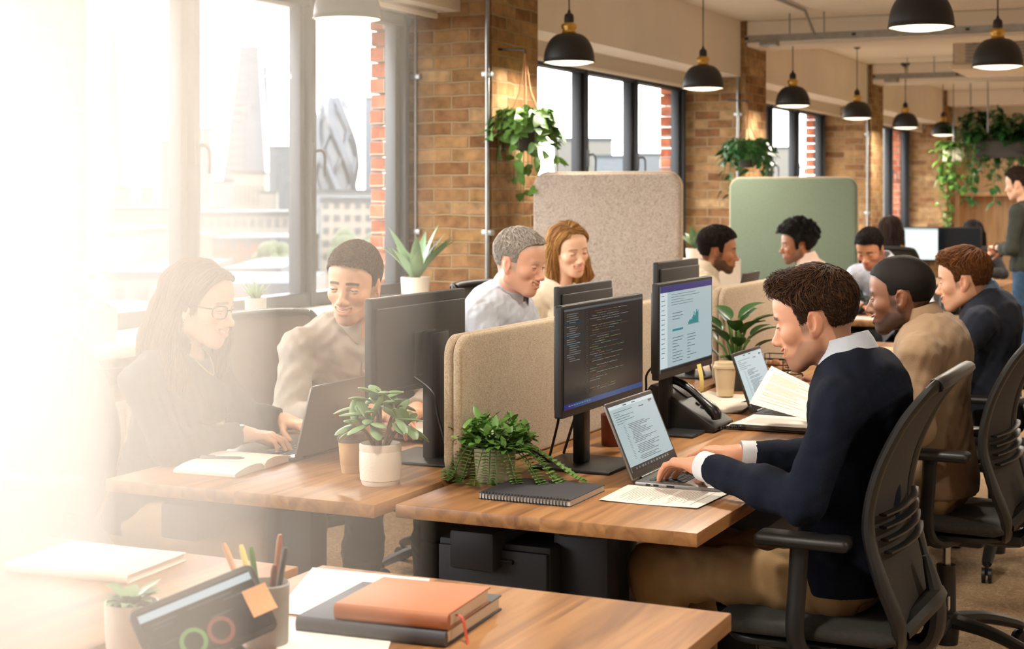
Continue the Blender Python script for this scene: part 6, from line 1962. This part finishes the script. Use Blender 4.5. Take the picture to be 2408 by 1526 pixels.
# man in the navy blazer
person('person in navy blazer over a denim blue shirt at the right edge', (-.92, 6.45), PI,
    dict(chest=(.0, 0, .92), neck=(.03, 0, 1.045), head=(.095, .05, 1.128), shL=(.01, .20, .985), shR=(.01, -.20, .985), elR=(.12, -.28, .79), wrR=(.40, -.28, .80)),
    dict(skin='#dba888', haircol='#5a3417', hair='quiff', vol=(.018, .008, .014), locks=1300, len=.034, lockr=.0026, hair2='#7a4a24', beard=.12, smile=.9,
         look=(2, 8, 0), lid=(4, 8), top='cloth_blazer', topname='blazer', bottom='cloth_dark', collar='cloth_denimshirt', cr=.056, ch=.036, gap=.3, placket='cloth_denimshirt'), 103, 2)
# woman in glasses
t, J, HM, ax = person('person in glasses and black jumper typing at the left desk', (-2.82, 3.60), 0,
    dict(pelvis=(0, 0, .57), chest=(.075, 0, .91), neck=(.115, 0, 1.045), head=(.172, .0, 1.163), shL=(.085, .155, .965), shR=(.085, -.155, .965),
         elR=(.185, -.165, .785), wrR=(.262, .065, .800), elL=(.14, .30, .80), wrL=(.235, .325, .80), hipL=(.0, .08, .55), hipR=(0, -.08, .55)),
    dict(skin='#e0b192', haircol='#4a3122', hair='long', fem=1, hs=.96, build=.88, hair2='#6a4a33', locks=3000, lockr=.0026, part=.0, wave=.003, beard=0, smile=1.0, brow=.7,
         look=(8, 10, 0), lid=(4, 8), gaze=(1, 0, -.3), lip=(.92, .52, .50), top='cloth_black', topname='jumper', bottom='cloth_khaki', ease=.006, hole=(.075, .072, .085), holez=.035,
         hands=dict(R=dict(d=(.16, .06, -.02), curl=(14, 30, 16)), L=dict(d=(.16, -.04, -.02), curl=(18, 32, 18))),
         vols=[((-.05, 0, .03), (-.085, -.01, -.12), .088, .082), ((-.085, -.01, -.12), (-.085, -.03, -.28), .080, .062), ((-.05, -.07, -.06), (.0, -.090, -.20), .030, .034),
               ((.0, -.090, -.20), (.055, -.075, -.36), .034, .012), ((.025, .070, .035), (.045, .082, -.10), .020, .026), ((.045, .082, -.10), (.05, .085, -.33), .026, .014)]), 104, 1)
glasses(t, HM)
fore = (J['wrR']-J['elR']).normalized()
MB().tube([J['wrR']-fore*.012, J['wrR']+fore*.006], [.0275, .0265], 24, cap=False).build('wrist_band', 'black_satin', t)
MB(HM).sphere((-.004, -.080, -.040), .0035, 10, 8).build('earring', 'brass', t)
n0 = J['neck']; MB().tube(spline([n0+Vector((-.02, .055, .02)), n0+Vector((.055, .04, -.025)), n0+Vector((.098, 0, -.075)), n0+Vector((.055, -.04, -.025)), n0+Vector((-.02, -.055, .02))], 6), .0012, 5).build('necklace', 'brass', t)
# man in the grey shirt
person('person in buttoned grey shirt leaning towards the laptop by the window', (-2.75, 4.46), math.radians(-30),
    dict(pelvis=(0, 0, .57), chest=(.12, -.01, .925), neck=(.205, -.025, 1.055), head=(.285, -.075, 1.187), shL=(.17, .17, .99), shR=(.17, -.205, .99),
         elR=(.225, -.28, .765), wrR=(.50, -.14, .815), elL=(.28, .24, .80), wrL=(.44, .06, .80)),
    dict(skin='#d9a787', haircol='#513b2a', hair='quiff', vol=(.018, .006, .012), locks=3000, len=.030, lockr=.0014, curl=.1, hair2='#6d523c', beard=.30, smile=.75,
         look=(-52, 9, -4), lid=(8, 7), gaze=(1, -.25, -.2), iris='#55604a', top='cloth_greyshirt', bottom='cloth_dark', collar='cloth_greyshirt', cr=.056, gap=.30, placket=True, ease=.010, fold=.0025,
         hands=dict(R=dict(d=(.9, .3, -.1), curl=(15, 25, 15)))), 105, 1)
# grey haired man
person('person in pale blue shirt seen in profile before the brick pillar', (-2.68, 5.40), 0,
    dict(pelvis=(0, 0, .58), chest=(.075, 0, .955), neck=(.135, 0, 1.085), head=(.200, -.04, 1.213), shL=(.095, .19, 1.02), shR=(.095, -.19, 1.02), elR=(.21, -.23, .80), elL=(.21, .23, .80)),
    dict(skin='#dda88c', haircol='#a79e94', hair='short', vol=(.014, .005, .010), locks=2800, len=.024, lockr=.0014, curl=.1, hair2='#cfc7bd', recede=.03, beard=.06, smile=.9, brow=.45,
         look=(-4, 12, 0), lid=(2, 7), gaze=(1, 0, -.3), top='cloth_paleblue', bottom='cloth_denim', collar='cloth_paleblue', cr=.056, gap=.3, placket=True, ease=.010, fold=.0025), 106, 1)
# blonde woman
person('person in cream jumper turned towards us before the tall grey screen', (-2.90, 6.52), math.radians(-20),
    dict(pelvis=(0, 0, .57), chest=(.06, 0, .92), neck=(.10, .01, 1.075), head=(.135, .035, 1.218), shL=(.08, .165, 1.0), shR=(.08, -.165, .985)),
    dict(skin='#e6b99b', haircol='#8a6035', hair='long', fem=1, hs=.97, build=.88, hair2='#b98d55', locks=2200, lockr=.0032, part=-.02, wave=.003, smile=1.1, brow=.6, look=(-16, 10, 7), lid=(0, 5),
         gaze=(1, .2, -.4), lip=(.95, .48, .48), top='cloth_cream', topname='jumper', bottom='cloth_denim',
         vols=[((-.05, 0, .03), (-.07, 0, -.14), .088, .084), ((-.03, -.075, .0), (.0, -.092, -.16), .028, .036), ((.0, -.092, -.16), (.03, -.09, -.27), .036, .02), ((-.03, .075, .0), (.0, .088, -.13), .028, .032)]), 107, 2)
# bearded man with his back half turned
person('person in off white shirt sitting half turned away left of the green screen', (-2.66, 8.03), .30,
    dict(head=(.105, .0, 1.165), neck=(.04, 0, 1.04), chest=(.0, 0, .90), shL=(.01, .19, .975), shR=(.01, -.19, .975)),
    dict(skin='#a8714e', haircol='#1d1410', hair='short', vol=(.020, .010, .012), locks=1000, len=.030, lockr=.003, beard=.9, smile=.3, look=(2, 4, 0), top='cloth_cream', bottom='cloth_dark', collar='cloth_cream', cr=.056), 108, 2)
# curly haired man
person('person in pale pink shirt facing left before the green screen', (-2.44, 9.64), PI+.35,
    dict(head=(.10, .0, 1.155), neck=(.04, 0, 1.03), chest=(.01, 0, .89), shL=(.02, .19, .965), shR=(.02, -.19, .965)),
    dict(skin='#9a6644', haircol='#120e0c', hair='curly', vol=(.038, .030, .022), locks=1600, len=.014, lockr=.004, lift=.008, curl=.9, beard=.6, smile=.3, look=(4, 6, 0), top='cloth_pink', bottom='cloth_dark', collar='cloth_pink', cr=.056, gap=.45), 109, 2)
# man writing at the small table
person('person in pale blue shirt looking down with hands on the small table', (-2.05, 10.08), -PI/2,
    dict(pelvis=(0, 0, .57), chest=(.09, 0, .90), neck=(.17, -.01, 1.02), head=(.245, -.08, 1.125), shL=(.12, .195, .965), shR=(.12, -.195, .965), elL=(.28, .28, .77), elR=(.28, -.28, .77), wrL=(.50, .10, .78), wrR=(.50, -.08, .78)),
    dict(skin='#c58a68', haircol='#1c1512', hair='quiff', vol=(.018, .008, .012), locks=1000, len=.028, lockr=.003, beard=.4, smile=.3, look=(-10, 26, 0), lid=(-8, 6), top='cloth_paleblue', bottom='cloth_dark', collar='cloth_paleblue', cr=.056), 110, 2)
LONGB = [((-.05, 0, .03), (-.08, 0, -.14), .090, .088), ((-.08, 0, -.14), (-.09, 0, -.28), .088, .06), ((-.03, -.08, .0), (-.02, -.09, -.2), .03, .03), ((-.03, .08, .0), (-.02, .09, -.2), .03, .03)]
person('person in mustard top seen from behind at the bright far screen', (-2.54, 12.42), PI/2,
    dict(head=(.07, 0, 1.165), neck=(.04, 0, 1.04), shL=(.03, .165, .98), shR=(.03, -.165, .98)),
    dict(skin='#c08a68', haircol='#2a1a14', hair='long', fem=1, build=.9, locks=500, lockr=.005, smile=.3, top='cloth_mustard', topname='jumper', vols=LONGB), 111, 3)
person('person in dark jumper half hidden behind the far dark screen', (-2.18, 14.42), -PI/2,
    dict(head=(.08, -.02, 1.105), neck=(.04, 0, .985), chest=(.02, 0, .86), shL=(.03, .165, .925), shR=(.03, -.165, .925)),
    dict(skin='#c98f6b', haircol='#17110f', hair='long', fem=1, build=.9, locks=500, lockr=.005, smile=.3, look=(0, 14, 0), top='cloth_dark', topname='jumper', vols=LONGB), 112, 3)
person('person standing in dark green sweater and jeans at the right edge', (-1.50, 12.45), PI-.25,
    dict(pelvis=(0, 0, .92), chest=(.0, 0, 1.24), neck=(.02, 0, 1.40), head=(.07, 0, 1.545), shL=(.0, .21, 1.345), shR=(.0, -.21, 1.345), elL=(.02, .28, 1.06), elR=(.04, -.28, 1.06),
         wrL=(.22, .05, 1.06), wrR=(.24, -.06, 1.02), hipL=(0, .09, .88), hipR=(0, -.09, .88), knL=(.03, .11, .48), knR=(.02, -.11, .48), anL=(.0, .12, .09), anR=(.0, -.12, .09)),
    dict(skin='#dba888', haircol='#2a1d15', hair='short', vol=(.018, .008, .010), locks=500, len=.028, lockr=.004, smile=.3, look=(0, 8, 0), top='cloth_green', topname='sweater', bottom='cloth_denim', cuffback=.10), 113, 3)
# ---------------------------------------------------------------- haze volumes added to imitate the pale fade at left
def mat_fade_haze(name, dens):
  m = bpy.data.materials.new(name); MATS[name] = m
  m.use_nodes = True; nt = m.node_tree
  for n in list(nt.nodes):
    if n.type == 'BSDF_PRINCIPLED': nt.nodes.remove(n)
  vs = nt.nodes.new('ShaderNodeVolumeScatter')
  vs.inputs['Color'].default_value = (1.0, .92, .82, 1); vs.inputs['Density'].default_value = dens
  vs.inputs['Anisotropy'].default_value = 0.5
  nt.links.new(vs.outputs[0], nt.nodes['Material Output'].inputs['Volume'])
def haze(name, dens, poly, z1, label):
    mat_fade_haze(name, dens)
    b = MB(); b.prism(poly[::-1], Matrix.Translation((0, 0, .02)), z1)
    tag(b.build('haze', name, smooth=False), label, 'haze', kind='stuff')  # scattering volume invented to wash out the left side of the view
def wedge(u, d, t0, y1, xl):
    """outline of a bank of haze whose right side runs along the sight line of column u, d metres to its left"""
    a = math.atan((u-1204)/FPX)
    dx, dy = math.sin(a)*CS-math.cos(a)*SN, math.sin(a)*SN+math.cos(a)*CS
    nx, ny = -dy, dx
    p0 = (nx*d+dx*t0, ny*d+dy*t0); t1 = (y1-ny*d)/dy
    return [p0, (nx*d+dx*t1, y1), (xl*1.02, y1), (xl*.22, p0[1])]
haze('fade_haze_dense', .22, wedge(350, .08, .45, 3.18, -3.05), 2.42, 'dense bright bank of sunlit haze at the far left edge')
haze('fade_haze_middle', .165, wedge(750, .10, .40, 3.20, -3.1), 2.41, 'middle bank of sunlit haze over the near left desk and the person in glasses')
haze('fade_haze_thin', .08, wedge(1150, .12, .35, 3.22, -3.15), 2.40, 'thin outer veil of haze reaching towards the felt divider')
